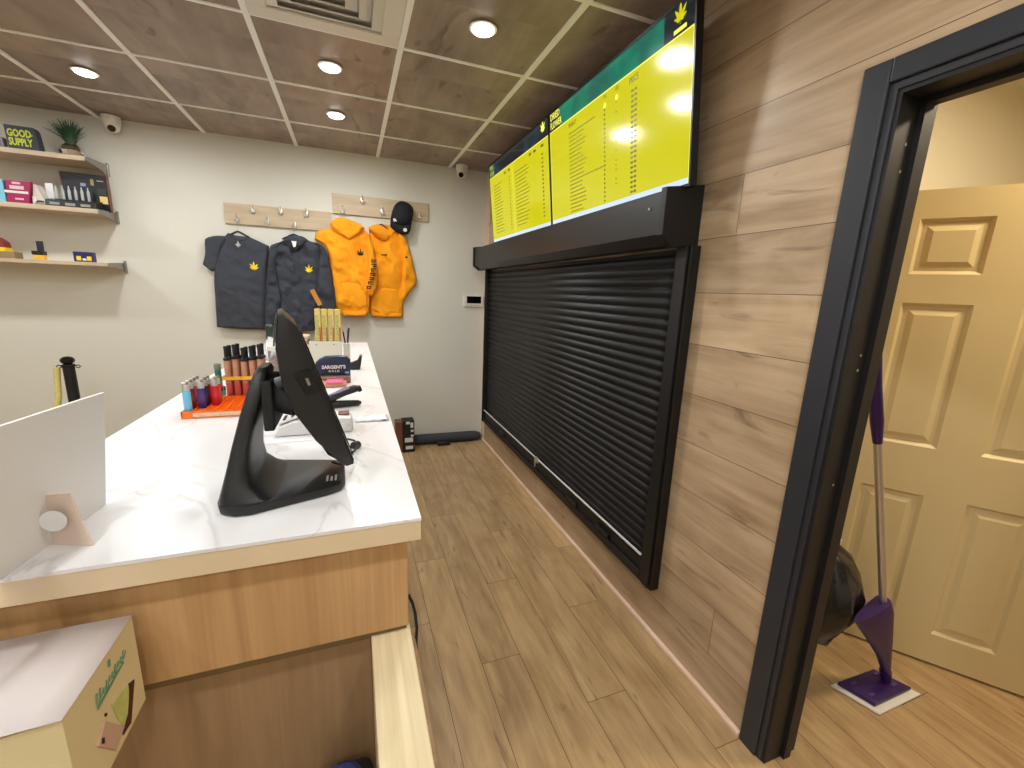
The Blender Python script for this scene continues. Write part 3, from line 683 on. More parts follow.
# orange lighter tray
t = thing('lighter_tray', 'orange plastic lighter tray with empty square cells', 'tray', (-.40, 1.6, E1))
x0, x1, y0, y1 = -.484, -.315, 1.474, 1.66
bm = bmesh.new()
bx(bm, x0, x1, y0, y1, E1, E1+.006)
nx, ny = 6, 7
for i in range(nx+1):
    x = x0+(x1-x0-.003)*i/nx; bx(bm, x, x+.003, y0, y1, E1+.006, E1+.022)
for j in range(ny+1):
    y = y0+(y1-y0-.003)*j/ny; bx(bm, x0, x1, y, y+.003, E1+.006, E1+.0221)
obj('tray_cells', bm, M['orange_plastic'], t)
obj('printed_strip', newbox(-.455, -.33, y0-.0008, y0-.0002, E1+.004, E1+.016), mat('print_pale', rgb(240, 190, 160), .5, noise_amt=.4, nscale=200), t)
def lighter(col, name):
    t = thing('lighter', name, 'lighter', (0, 0, 0), 'lighters in the orange tray')
    bm = bmesh.new(); lathe(bm, [(.0095, 0), (.0118, .002), (.0118, .058), (.0108, .060)], (0, 0, 0), 16, sx=1, sy=.62); obj('fuel_body', bm, mat('lighter_'+name.split()[0], col, .25, coat=.5), t, True)
    bm = bmesh.new(); lathe(bm, [(.0112, .0605), (.0112, .074), (.0095, .0755)], (0, 0, 0), 16, sx=.95, sy=.6); bx(bm, -.0105, .002, -.0065, .0065, .0745, .080, .001); obj('metal_hood', bm, M['silver'], t, True)
    bm = bmesh.new(); lathe(bm, [(.0042, -.003), (.0042, .003)], (.0055, 0, .078), 12, axis='y'); obj('spark_wheel', bm, M['grey_metal'], t)
    return t
for (x, y, c, nm) in [(-.4705, 1.492, rgb(110, 190, 226), 'light blue lighter at the near left corner of the orange tray'),
                      (-.4700, 1.523, rgb(140, 24, 54), 'crimson lighter right behind the light blue lighter'),
                      (-.4700, 1.553, rgb(214, 96, 104), 'pink lighter in the left row of the orange tray'),
                      (-.4420, 1.523, rgb(66, 44, 122), 'purple lighter beside the crimson lighter'),
                      (-.4420, 1.553, rgb(38, 36, 92), 'navy lighter right behind the purple lighter'),
                      (-.4700, 1.583, rgb(90, 26, 36), 'maroon lighter in the left row behind the pink one'),
                      (-.4145, 1.553, rgb(206, 30, 44), 'red lighter nearest to the black capped tubes'),
                      (-.4420, 1.583, rgb(180, 30, 40), 'dark red lighter behind the navy lighter'),
                      (-.4145, 1.583, rgb(228, 66, 56), 'orange red lighter behind the red lighter')]:
    L_ = lighter(c, nm); L_.location = (x+.001, y, E1+.0065); L_.scale = (.92, .92, 1.25)
# tubes with black caps in a yellow rack
t = thing('tube_rack', 'yellow rack holding black capped tubes', 'rack', (-.375, 1.68, E1))
bm = bmesh.new(); ex = [-.426, -.396, -.366, -.336, -.306]
for z0, z1 in ((E1+.076, E1+.088),):
    bx(bm, -.417, -.289, 1.6655, 1.668, z0, z1); bx(bm, -.417, -.289, 1.722, 1.7245, z0, z1); bx(bm, -.419, -.417, 1.6655, 1.7245, z0, z1); bx(bm, -.289, -.287, 1.6655, 1.7245, z0, z1)
obj('rack_band', bm, M['yellow_plastic'], t)
obj('rack_base', newbox(-.419, -.287, 1.6655, 1.7245, E1, E1+.004), M['glass'], t)
bm = bmesh.new()
for x in (-.4185, -.2895):
    for y in (1.6665, 1.7225): bx(bm, x-.001, x+.001, y-.001, y+.001, E1+.004, E1+.076)
obj('rack_post', bm, M['glass'], t)
def tube_bottle(label):
    t = thing('capped_tube', label, 'tube', (0, 0, 0), 'black capped tubes in the yellow rack')
    bm = bmesh.new(); lathe(bm, [(.0105, 0), (.0115, .002), (.0115, .060)], (0, 0, 0), 16); obj('label_sleeve', bm, M['pink_juice'], t, True)
    bm = bmesh.new(); lathe(bm, [(.0115, .0605), (.0115, .134), (.009, .139)], (0, 0, 0), 16); obj('tube_body', bm, M['rose_glass'], t, True)
    bm = bmesh.new(); lathe(bm, [(.0125, .1395), (.0125, .146), (.0075, .151), (.0072, .178), (.0085, .183), (.007, .188)], (0, 0, 0), 16); obj('cap', bm, M['black_plastic'], t, True)
    return t
tb = tube_bottle('black capped rose gold tube standing in the yellow rack'); first = True
for y in (1.681, 1.7085):
    for k in range(5):
        x = -.4035+k*.0248+(.004 if y > 1.69 else 0)
        if x > -.297: continue
        o = tb if first else dup(tb, (0, 0, 0)); first = False; o.location = (x, y, E1+.0045); o.scale = (.84, .84, .96+.03*((k*7+int(y*1000)) % 3))
# green tubes behind the tray, dark stopper
t = thing('green_tube', 'slim green tube with grey top standing behind the red lighters', 'tube', (-.463, 1.80, E1))
bm = bmesh.new(); lathe(bm, [(.010, 0), (.0105, .003), (.0105, .085), (.009, .09)], (-.463, 1.80, E1), 16); obj('tube_body', bm, M['dgreen'], t, True)
bm = bmesh.new(); lathe(bm, [(.0112, .0905), (.0112, .108), (.008, .112)], (-.463, 1.80, E1), 16); obj('cap', bm, mat('grey_green', rgb(120, 130, 112), .5), t, True)
t = thing('storage_jar', 'small round black jar beside the slim green tube', 'jar', (-.452, 1.765, E1))
bm = bmesh.new(); lathe(bm, [(.014, 0), (.016, .003), (.016, .018), (.014, .02)], (-.452, 1.766, E1), 18); obj('jar_body', bm, M['dgreen'], t, True)
bm = bmesh.new(); lathe(bm, [(.0165, .0205), (.0165, .031), (.014, .034)], (-.452, 1.766, E1), 18); obj('jar_lid', bm, M['black_plastic'], t, True)
# clear jar with patterned packets and white tray behind the column
t = thing('sample_jar', 'clear jar filled with pinkish packets behind the till stand', 'jar', (-.27, 2.0, E1))
bm = bmesh.new(); lathe(bm, [(.060, 0), (.064, .004), (.064, .125), (.060, .13)], (-.27, 2.02, E1), 28); obj('jar_glass', bm, M['glass'], t, True)
bm = blob(bmesh.new(), (-.27, 2.02, E1+.060), (.052, .052, .055), .12, 5); obj('jar_contents', bm, mat('packets', rgb(176, 128, 116), .5, noise_amt=.9, nscale=55), t, True)
bm = bmesh.new(); lathe(bm, [(.066, .131), (.066, .148), (.062, .152)], (-.27, 2.02, E1), 28); obj('jar_lid', bm, M['white_plastic'], t, True)
t = thing('packet_display', 'white open display box of folded papers behind the clear jar', 'box', (-.27, 2.32, E1))
bm = bmesh.new(); bx(bm, -.34, -.21, 2.28, 2.40, E1, E1+.105, .002); obj('display_body', bm, M['paper'], t)
for k in range(6): obj('folded_paper', newbox(-.335+k*.021, -.322+k*.021, 2.29, 2.39, E1+.1055, E1+.145-.006*(k % 3), rot=Matrix.Rotation(math.radians(-12+5*k), 3, 'Y')), mat('folded_print', rgb(206, 170, 160), .6, noise_amt=.8, nscale=60), t)
t = thing('pump_bottle', 'small dark pump bottle standing beyond the black capped tubes', 'bottle', (-.40, 2.5, E1))
bm = bmesh.new(); lathe(bm, [(.026, 0), (.028, .004), (.028, .10), (.012, .12), (.012, .13)], (-.405, 2.55, E1), 20); obj('bottle_body', bm, M['glass'], t, True)
bm = bmesh.new(); lathe(bm, [(.013, .1305), (.016, .145), (.021, .16), (.021, .185), (.012, .195)], (-.405, 2.55, E1), 20); obj('pump_top', bm, mat('dark_green_plastic', rgb(42, 58, 54), .5), t, True)
# card terminal
t = thing('card_terminal', 'white card payment terminal lying behind the till screen', 'card terminal', (-.10, 1.28, E1))
bm = bmesh.new(); prism(bm, [(-.205, E1), (-.012, E1), (-.006, E1+.014), (-.012, E1+.040), (-.06, E1+.046), (-.155, E1+.040), (-.195, E1+.024)], 'y', 1.235, 1.318, .006); obj('terminal_body', bm, M['terminal'], t, True)
bm = newbox(-.045, -.016, 1.262, 1.30, E1+.0445, E1+.0475, .001); obj('brown_label', bm, M['brown_card'], t)
bm = bmesh.new(); prism(bm, [(-.198, E1+.030), (-.150, E1+.046), (-.110, E1+.050), (-.112, E1+.054), (-.155, E1+.050), (-.202, E1+.033)], 'y', 1.25, 1.305); obj('keypad_plate', bm, mat('keypad_pale', rgb(232, 230, 228), .3), t)
bm = bmesh.new()
for i in range(3):
    for j in range(3): bx(bm, -.185+.02*i, -.178+.02*i, 1.257+.016*j, 1.265+.016*j, E1+.0375+.0065*i, E1+.0435+.0058*i)
obj('keypad_buttons', bm, M['black_plastic'], t)
bm = bmesh.new(); prism(bm, [(-.215, 1.185), (-.02, 1.20), (-.01, 1.234), (-.22, 1.234)], 'z', CZ+.0004, CZ+.001); tag(obj('sheet_of_paper', bm, M['paper'], None), 'thin white sheet of paper under the card terminal front', 'paper')
# receipt roll paper and slip
bm = bmesh.new(); n_ = 10; prev = None
for i in range(n_+1):
    x = .0+.098*i/n_; z = CZ+.0012+.004*abs(math.sin(i*.9))*(.4+i/n_)
    c = (bm.verts.new((x, 1.325-.004*i/n_, z)), bm.verts.new((x, 1.385, z+.001)))
    if prev: bm.faces.new((prev[0], c[0], c[1], prev[1]))
    prev = c
o = obj('paper_receipt', bm, M['paper'], None, True); s_ = o.modifiers.new('thickness', 'SOLIDIFY'); s_.thickness = .0003; s_.offset = 1
tag(o, 'crumpled white receipt slip lying at the staff edge of the counter', 'receipt')
bm = bmesh.new()
for k in range(6): bx(bm, .018+.012*k, .026+.012*k, 1.345, 1.365, CZ+.0075, CZ+.0078)
bm.free()
# stapler: two open arms
t = thing('stapler', 'black stapler with open jaws lying behind the till screen', 'stapler', (-.03, 1.52, E1))
bm = bmesh.new(); tube(bm, [(-.11, 1.50, E1+.014), (-.06, 1.51, E1+.013), (-.02, 1.52, E1+.011), (.012, 1.525, E1+.010), (.022, 1.526, E1+.010)], [.013, .013, .0115, .010, .005], 12); obj('stapler_base', bm, M['black_plastic'], t, True)
bm = bmesh.new(); tube(bm, [(-.112, 1.50, E1+.028), (-.07, 1.512, E1+.036), (-.03, 1.522, E1+.052), (.0, 1.528, E1+.060), (.016, 1.53, E1+.060), (.022, 1.53, E1+.050)], [.013, .014, .014, .014, .012, .006], 12); obj('stapler_arm', bm, M['black_plastic'], t, True)
bm = bmesh.new(); tube(bm, [(-.09, 1.496, E1+.044), (-.05, 1.508, E1+.056), (-.015, 1.516, E1+.0675)], [.003, .004, .003], 8); obj('stapler_channel', bm, mat('lilac_metal', rgb(150, 150, 180), .3, .4), t, True)
bm = bmesh.new(); tube(bm, [(-.005, 1.098, E1+.006), (.004, 1.112, E1+.006)], [.012, .010], 12); o = obj('cable_plug', bm, M['black_plastic'], None, True); tag(o, 'small oval black plug beside the till cable', 'plug')
# packs by the screen: sargent's pouch on flat packs
t = thing('tan_packet', 'tan flat packet with pink end under the navy pouch', 'packet', (-.09, 1.9, E1))
obj('packet_body', newbox(-.150, -.028, 1.83, 1.91, E1, E1+.014, .003), M['tan'], t); obj('pink_end', newbox(-.105, -.040, 1.829, 1.905, E1+.0145, E1+.022, .002), M['pink'], t)
t = thing('patterned_packet', 'patterned flat packet lying directly below the navy pouch', 'packet', (-.08, 1.96, E1))
obj('packet_body', newbox(-.145, -.012, 1.915, 2.02, E1, E1+.0245, .003), mat('patterned_pack', rgb(150, 110, 96), .5, noise_amt=.8, nscale=60), t)
t = thing('navy_pouch', "navy blue pouch lettered Sargent's Gold standing on flat packets", 'pouch', (-.075, 1.97, E1+.025))
bm = bmesh.new(); prism(bm, [(-.148, E1+.028), (-.012, E1+.0265), (-.010, E1+.094), (-.018, E1+.098), (-.022, E1+.108), (-.058, E1+.110), (-.110, E1+.108), (-.135, E1+.096), (-.150, E1+.080)], 'y', 1.955, 1.99, .006); pou = obj('pouch_body', bm, M['navy'], t, True)
mxp = basis((-.078, 1.9538, E1+.056), (1, 0, 0), (0, 0, 1)); bm = text_bm("SARGENT'S", .020, mxp, .0004, .0008, .95, 'CENTER'); join(bm, text_bm('G O L D', .012, basis((-.078, 1.9538, E1+.041), (1, 0, 0), (0, 0, 1)), .0004, .0004, 1, 'CENTER')); obj('lettering', bm, M['white_ink'], t)
bm = bmesh.new(); bx(bm, -.034, -.017, 1.9532, 1.9546, E1+.032, E1+.042, .001); obj('seal', bm, mat('seal_blue', rgb(120, 160, 210), .5), t)
# black tape cutter
t = thing('tape_cutter', 'small black tape cutter with upright toothed end near the counter edge', 'tape cutter', (0, 2.235, E1))
bm = bmesh.new(); prism(bm, [(-.032, E1), (.032, E1), (.038, E1+.028), (.044, E1+.068), (.034, E1+.068), (.022, E1+.044), (-.004, E1+.034), (-.032, E1+.028)], 'y', 2.22, 2.262, .002); obj('cutter_body', bm, M['black_plastic'], t, True)
bm = newbox(.034, .046, 2.219, 2.2635, E1+.069, E1+.0715); obj('cutter_blade', bm, M['grey_metal'], t)
# booklet holder
t = thing('booklet_holder', 'cream holder block with two screws carrying yellow booklets', 'holder', (-.125, 2.33, E1))
bm = bmesh.new(); bx(bm, -.200, -.052, 2.3, 2.306, E1, E1+.132, .001); bx(bm, -.200, -.052, 2.354, 2.36, E1, E1+.125, .001); bx(bm, -.200, -.052, 2.306, 2.354, E1, E1+.010); obj('holder_body', bm, mat('cream_acrylic', rgb(232, 226, 208), .3), t)
bm = bmesh.new()
for x in (-.166, -.086): tube(bm, [(x, 2.2998, E1+.117), (x, 2.297, E1+.117)], .0035, 10)
obj('holder_screw', bm, M['grey_metal'], t)
bk = thing('paper_booklet', 'slim yellow booklet upright in the cream holder', 'booklet', (0, 0, 0), 'yellow booklets in the cream holder')
bm = newbox(-.0130, .0130, -.017, .017, 0, .280, .0012); obj('booklet_body', bm, M['paper_yellow'], bk)
bm = newbox(-.0100, .0040, -.0178, -.0171, .03, .25); obj('printed_panel', bm, mat('print_olive', rgb(206, 190, 110), .6, noise_amt=.7, nscale=120), bk)
bm = newbox(.0050, .0115, -.0178, -.0171, .10, .19); obj('red_print', bm, mat('print_red', rgb(196, 96, 60), .6, noise_amt=.5, nscale=120), bk)
for k in range(4):
    o = bk if k == 0 else dup(bk, (0, 0, 0)); o.location = (-.155+k*.0305, 2.329, E1+.0105)
t = thing('pen_cup', 'dark holder with pens beside the yellow booklets', 'pen cup', (-.035, 2.4, E1))
bm = bmesh.new(); lathe(bm, [(.016, 0), (.017, .003), (.017, .11), (.015, .112)], (-.028, 2.40, E1), 18); obj('cup_body', bm, M['white_plastic'], t, True)
for k, (dx, dy, c) in enumerate(((-.006, 0, 'black_plastic'), (.004, .004, 'pink_juice'), (.006, -.005, 'black_plastic'))):
    o = thing('ballpoint_pen', ['black pen leaning left in the pen cup by the booklets', 'red capped pen in the middle of the pen cup by the booklets', 'black pen leaning right in the pen cup by the booklets'][k], 'pen', (-.028+dx, 2.40+dy, E1+.1125))
    b0 = Vector((-.028+dx, 2.40+dy, E1+.1125)); b1 = b0+Vector((dx*1.5, 0, .06+.01*k)); bm = bmesh.new(); tube(bm, [b0, b1], .004, 10); obj('pen_barrel', bm, M[c], o, True)
    bm = bmesh.new(); tube(bm, [b1, b1+(b1-b0).normalized()*.02], [.0045, .002], 10); obj('pen_tip', bm, M['silver'], o, True)
t = thing('wooden_box', 'low wooden box left of the cream booklet holder', 'box', (-.25, 2.45, E1))
bm = bmesh.new(); bx(bm, -.275, -.215, 2.44, 2.54, E1, E1+.128, .002); obj('box_body', bm, mat('pinkish_brown', rgb(132, 100, 92), .6, noise_amt=.2), t); obj('box_lid', newbox(-.279, -.211, 2.436, 2.544, E1+.1285, E1+.143, .002), M['rack_wood'], t)
bm = bmesh.new(); b0 = Vector((-.165, 2.46, E1)); tube(bm, [b0+Vector((.03, 0, .0)), b0+Vector((0, .0, .37))], .0035, 8)
t = thing('tall_holder', 'tall slim stand behind the booklets with an orange tag on top', 'stand', (-.135, 2.46, E1)); obj('stand_rod', bm, M['black_metal'], t, True)
bm = bmesh.new(); lathe(bm, [(.03, 0), (.03, .005)], (-.13, 2.46, E1), 20); obj('stand_base', bm, M['black_metal'], t)
bm = newbox(-.177, -.155, 2.452, 2.456, E1+.30, E1+.385, rot=Matrix.Rotation(math.radians(-24), 3, 'Y')); obj('orange_tag', bm, mat('orange_tag', rgb(216, 146, 60), .6), t)

# ================================================================ BACK WALL: racks and clothes
import numpy as np
def smooth_outline(pts, n=5):
    out = []; N_ = len(pts); sharp = []
    for i in range(N_):
        a, b, c = Vector(pts[i-1]), Vector(pts[i]), Vector(pts[(i+1) % N_]); sharp.append((b-a).normalized().dot((c-b).normalized()) < .55)
    for i in range(N_):
        p0, p1, p2, p3 = [Vector(pts[(i+k-1) % N_]) for k in range(4)]
        if sharp[i]: p0 = p1-(p2-p1)
        if sharp[(i+1) % N_]: p3 = p2+(p2-p1)
        for j in range(n):
            t_ = j/n; out.append(.5*((2*p1)+(-p0+p2)*t_+(2*p0-5*p1+4*p2-p3)*t_*t_+(-p0+3*p1-3*p2+p3)*t_**3))
    return out
def cloth(pts, yb, T=.03, wd=.035, seed=1, fold=.006, step=.011, n=4, flow=0):
    """a garment panel: outline in (x, z), back at y = yb, bulging towards -y with folds; returns bmesh and a front-surface lookup"""
    ol = smooth_outline(pts, n); P = np.array([(p.x, p.y) for p in ol]); Q = np.roll(P, -1, 0)
    def dist(x, z):
        d = Q-P; tt = np.clip(((np.array([x, z])-P)*d).sum(1)/np.maximum((d*d).sum(1), 1e-12), 0, 1)
        return float(np.sqrt(((P+d*tt[:, None]-np.array([x, z]))**2).sum(1)).min())
    def inside(x, z):
        c = False
        for (ax, az), (bx_, bz) in zip(P, Q):
            if (az > z) != (bz > z) and x < (bx_-ax)*(z-az)/(bz-az)+ax: c = not c
        return c
    vs = [Vector(p) for p in P]; nb_ = len(vs); edges = [(i, (i+1) % nb_) for i in range(nb_)]
    x = P[:, 0].min()+step/2; row = 0
    while x < P[:, 0].max():
        z = P[:, 1].min()+(step/2 if row % 2 else step*.9)
        while z < P[:, 1].max():
            if inside(x, z) and dist(x, z) > step*.5: vs.append(Vector((x, z)))
            z += step
        x += step; row += 1
    V_, E_, F_, *_ = geometry.delaunay_2d_cdt(vs, edges, [], 1, 1e-5)
    bm = bmesh.new(); fr = []; bk_ = []
    def dep(x, z):
        d = dist(x, z) if inside(x, z) else 0; q = min(1, d/wd); b = math.sqrt(max(0, 1-(1-q)**2))
        u = x*math.cos(flow)+z*math.sin(flow); v = -x*math.sin(flow)+z*math.cos(flow)
        rg = lambda a: 1-abs(a)*3
        f = rg(noise.noise(Vector((u*10, v*3.2, seed*3.1))))*.9+noise.noise(Vector((u*7+seed, v*13+x*6, seed)))*1.2+rg(noise.noise(Vector((u*17+v*9, v*11-u*6, seed*2))))*.5+noise.noise(Vector((u*38, v*30, seed*2)))*.25
        return T*(.28+.72*b)*(1 if q > 0 else .55)+fold*f*b
    for v in V_:
        fr.append(bm.verts.new((v.x, yb-dep(v.x, v.y), v.y))); bk_.append(bm.verts.new((v.x, yb, v.y)))
    for f in F_:
        bm.faces.new([fr[i] for i in f]); bm.faces.new([bk_[i] for i in reversed(f)])
    cnt = {}
    for f in F_:
        for a, b in zip(f, list(f[1:])+[f[0]]): cnt[(a, b)] = 1
    for (a, b) in list(cnt):
        if (b, a) not in cnt: bm.faces.new((fr[b], fr[a], bk_[a], bk_[b]))
    bmesh.ops.recalc_face_normals(bm, faces=bm.faces)
    return bm, (lambda x, z: yb-dep(x, z))
def on_cloth(bm, surf, o=.0022):
    for v in bm.verts: v.co.y = surf(v.co.x, v.co.z)-o
    return bm
def wall_rack(x0, x1, z0, z1, hooks, label):
    t = thing('coat_rack', label, 'coat rack', ((x0+x1)/2, YB-.018, z0), 'wooden coat racks on the back wall')
    obj('rack_board', newbox(x0, x1, YB-.019, YB-.001, z0, z1, .0015), M['rack_wood'], t)
    for hx, hz in hooks:
        bm = bmesh.new(); y = YB-.0195
        bx(bm, hx-.009, hx+.009, y-.003, y, hz-.028, hz+.028, .001)
        tube(bm, [(hx, y-.003, hz+.012), (hx, y-.022, hz+.014), (hx, y-.036, hz+.026), (hx, y-.038, hz+.042)], [.0035, .0035, .0035, .005], 8)
        for s in (-1, 1): tube(bm, [(hx, y-.003, hz-.012), (hx+s*.010, y-.018, hz-.020), (hx+s*.016, y-.026, hz-.012), (hx+s*.018, y-.027, hz+.002)], [.003, .003, .003, .0045], 8)
        obj('coat_hook', bm, M['silver'], t, True)
    return t
wall_rack(-.872, -.119, 1.912, 2.062, [(-.678, 2.019), (-.488, 2.026), (-.304, 2.030), (-.791, 1.945), (-.584, 1.945), (-.396, 1.932)], 'pale wooden coat rack above the charcoal shirts')
wall_rack(-.110, .672, 2.058, 2.212, [(-.035, 2.082), (.123, 2.175), (.282, 2.100), (.597, 2.091), (.44, 2.175)], 'pale wooden coat rack above the orange hoodies')
def hanger(x, z, yc, wv, label, hookz):
    dz = wv*.44
    t = thing('clothes_hanger', label, 'hanger', (x, yc, z), 'black clothes hangers')
    bm = bmesh.new(); pts = [(x-wv, yc, z-dz), (x-wv*.55, yc, z-dz*.5), (x-wv*.22, yc, z-.002), (x, yc, z+.004), (x+wv*.22, yc, z-.002), (x+wv*.55, yc, z-dz*.5), (x+wv, yc, z-dz)]
    tube(bm, pts, [.006, .0075, .008, .008, .008, .0075, .006], 10); obj('hanger_arm', bm, M['black_plastic'], t, True)
    bm = bmesh.new(); r = .014; top = hookz-.012
    ps = [(x, yc, z+.004), (x, yc-.0, top-.01)]+[(x+r*math.sin(a)*.9, yc-.004, top+r-r*math.cos(a)) for a in [0.3, .9, 1.5, 2.1, 2.7, 3.3, 3.9]]
    tube(bm, ps, .0022, 8); obj('hanger_hook', bm, M['silver'], t, True)
# t-shirt
tee = [(-.875, 1.817), (-.83, 1.829), (-.805, 1.824), (-.765, 1.822), (-.719, 1.820), (-.658, 1.795), (-.583, 1.762), (-.591, 1.711), (-.603, 1.561), (-.620, 1.379), (-.640, 1.104), (-.832, 1.108), (-.993, 1.122), (-.984, 1.337), (-.968, 1.557)]
tsl = [(-.870, 1.815), (-.94, 1.812), (-1.000, 1.790), (-1.013, 1.76), (-1.018, 1.682), (-1.041, 1.597), (-1.013, 1.569), (-.988, 1.548), (-.955, 1.557), (-.915, 1.70), (-.86, 1.80)]
t = thing('hanging_t_shirt', 'charcoal short-sleeved t-shirt with small yellow leaf, hanging leftmost', 't-shirt', (-.80, 3.95, 1.10))
bm, sf = cloth(tee, 3.965, .020, .03, 1, .008, n=3); obj('shirt_body', bm, M['charcoal'], t, True)
bm, _ = cloth(tsl, 3.966, .026, .025, 2, .006, flow=.5, n=3); obj('sleeve', bm, M['charcoal'], t, True)
bm = on_cloth(leaf_emblem(bmesh.new(), (0, 0), .055, basis((-.698, 3.8, 1.583), (1, 0, 0), (0, 0, 1))), sf); obj('leaf_emblem', bm, M['yellow_ink'], t)
bm = bmesh.new(); prism(bm, [(-.812, 1.755), (-.792, 1.735), (-.772, 1.752), (-.784, 1.768), (-.790, 1.788), (-.796, 1.768)], 'y', 3.80, 3.802); on_cloth(bm, sf); obj('neck_label', bm, M['white_ink'], t)
bm = bmesh.new(); ps = [(-.832, 1.822), (-.816, 1.800), (-.78, 1.789), (-.744, 1.798), (-.722, 1.814)]; tube(bm, [(x, sf(x, z-.006)-.001, z-.004) for x, z in ps], .004, 8); obj('neck_rib', bm, M['charcoal2'], t, True)
hanger(-.789, 1.850, 3.958, .075, 'black hanger of the charcoal t-shirt', 1.945)
# charcoal hoodie
def hoodie(pfx, body, hood, sleeves, yb, mb, mh, label, loc, seed, strings, pocket, emb=None, flowh=.6, T=.045):
    t = thing('hanging_hoodie', label, 'hoodie', loc, 'hoodies on the coat racks')
    bm, sf = cloth(body, yb, T, .05, seed, .015, n=3); obj('hoodie_body', bm, mb, t, True)
    for k, (s, off) in enumerate(sleeves):
        bm, ss = cloth(s, yb-off, .04, .032, seed+3+k, .014, flow=(.25 if k else -.2), n=3); obj('sleeve', bm, mb, t, True); sleeves[k] = (s, off, ss)
    bm, sh = cloth(hood, yb-T*.55, .050, .028, seed+9, .014, flow=flowh, n=3); obj('hood', bm, mh, t, True)
    for (x, z, l) in strings:
        bm = bmesh.new(); tube(bm, [(x+.003*math.sin(k), sf(x, z-l*k/6)-.003, z-l*k/6) for k in range(7)], .0028, 6); obj('drawstring', bm, mh, t, True)
    zs = sorted(p[1] for p in body)[:3]; zb = min(zs); xs = [p[0] for p in body if p[1] < zb+.03]
    if len(xs) >= 2:
        x0_, x1_ = min(xs)+.006, max(xs)-.006
        bm, _ = cloth([(x0_, zb+.002), ((x0_+x1_)/2, zb-.004), (x1_, zb+.002), (x1_+.002, zb+.045), ((x0_+x1_)/2, zb+.040), (x0_-.002, zb+.045)], yb-.004, T+.002, .012, seed+30, .004, n=2); obj('hem_rib', bm, mb, t, True)
    if pocket:
        bm, _ = cloth(pocket, yb-T+.008, .012, .012, seed+20, .004, n=2); obj('front_pocket', bm, mb, t, True)
    return t, sf, sleeves
ch = [(-.489, 1.799), (-.419, 1.826), (-.384, 1.830), (-.336, 1.828), (-.267, 1.812), (-.205, 1.779), (-.221, 1.611), (-.242, 1.425), (-.288, 1.106), (-.422, 1.100), (-.540, 1.104), (-.535, 1.261), (-.530, 1.383), (-.550, 1.592), (-.560, 1.738)]
chh = [(-.490, 1.795), (-.443, 1.832), (-.40, 1.850), (-.333, 1.846), (-.290, 1.818), (-.337, 1.767), (-.388, 1.716), (-.421, 1.742), (-.462, 1.770)]
s1 = [(-.488, 1.798), (-.545, 1.775), (-.575, 1.740), (-.605, 1.56), (-.628, 1.38), (-.643, 1.228), (-.650, 1.040), (-.602, 1.032), (-.560, 1.18), (-.521, 1.307), (-.515, 1.40), (-.54, 1.592)]
s2 = [(-.266, 1.812), (-.200, 1.792), (-.165, 1.73), (-.137, 1.569), (-.119, 1.429), (-.113, 1.284), (-.150, 1.272), (-.237, 1.281), (-.262, 1.37), (-.235, 1.61), (-.222, 1.762)]
t, sf, sl = hoodie('c', ch, chh, [(s1, .008), (s2, .012)], 3.915, M['charcoal2'], M['charcoal2'], 'charcoal grey hoodie with small yellow leaf, between the t-shirt and the orange hoodies', (-.38, 3.9, 1.1), 4, [(-.40, 1.715, .16), (-.375, 1.712, .15)], [(-.49, 1.33), (-.46, 1.40), (-.32, 1.40), (-.285, 1.33), (-.285, 1.18), (-.49, 1.18)])
bm = on_cloth(leaf_emblem(bmesh.new(), (0, 0), .052, basis((-.301, 3.8, 1.583), (1, 0, 0), (0, 0, 1))), sf); obj('leaf_emblem', bm, M['yellow_ink'], t)
bm = bmesh.new(); prism(bm, [(-.408, 1.80), (-.372, 1.80), (-.380, 1.760), (-.396, 1.755)], 'y', 3.802, 3.804); obj('neck_label', bm, M['white_ink'], t)
hanger(-.396, 1.853, 3.885, .085, 'black hanger of the charcoal hoodie', 1.932)
# orange hoodies
o1 = [(-.117, 1.934), (-.052, 1.950), (.022, 1.884), (.125, 1.940), (.168, 1.896), (.172, 1.719), (.158, 1.552), (.160, 1.411), (.152, 1.296), (.136, 1.236), (.02, 1.230), (-.077, 1.240), (-.12, 1.304), (-.128, 1.429), (-.144, 1.632), (-.169, 1.777), (-.253, 1.836), (-.237, 1.889), (-.18, 1.92)]
o1h = [(-.049, 2.020), (-.105, 1.995), (-.132, 1.965), (-.116, 1.925), (-.068, 1.886), (.010, 1.842), (.087, 1.896), (.135, 1.953), (.09, 1.985), (.02, 2.006)]
o1s = [(.165, 1.899), (.200, 1.814), (.222, 1.665), (.222, 1.498), (.188, 1.405), (.145, 1.400), (.140, 1.495), (.150, 1.661), (.140, 1.797)]
o2 = [(.171, 1.955), (.281, 1.975), (.378, 1.970), (.441, 1.921), (.46, 1.768), (.438, 1.566), (.443, 1.376), (.437, 1.225), (.30, 1.222), (.163, 1.236), (.156, 1.381), (.165, 1.7)]
o2h = [(.165, 1.968), (.21, 1.992), (.27, 2.003), (.34, 1.995), (.395, 1.955), (.346, 1.897), (.297, 1.864), (.236, 1.888), (.175, 1.938)]
o2s = [(.392, 1.955), (.44, 1.930), (.478, 1.890), (.515, 1.77), (.54, 1.657), (.562, 1.542), (.505, 1.452), (.443, 1.365), (.415, 1.385), (.428, 1.536), (.44, 1.737), (.42, 1.848)]
t, sf, sl = hoodie('p', o2, o2h, [(o2s, .006)], 3.985, M['orange'], M['orange_dark'], 'bright orange hoodie hanging rightmost, below the black cap', (.3, 3.97, 1.22), 14, [(.262, 1.865, .14)], [(.24, 1.42), (.26, 1.47), (.38, 1.47), (.41, 1.40), (.42, 1.29), (.24, 1.29)], T=.035)
bm = newbox(.257, .312, 3.8, 3.801, 1.745, 1.757); bm.free()
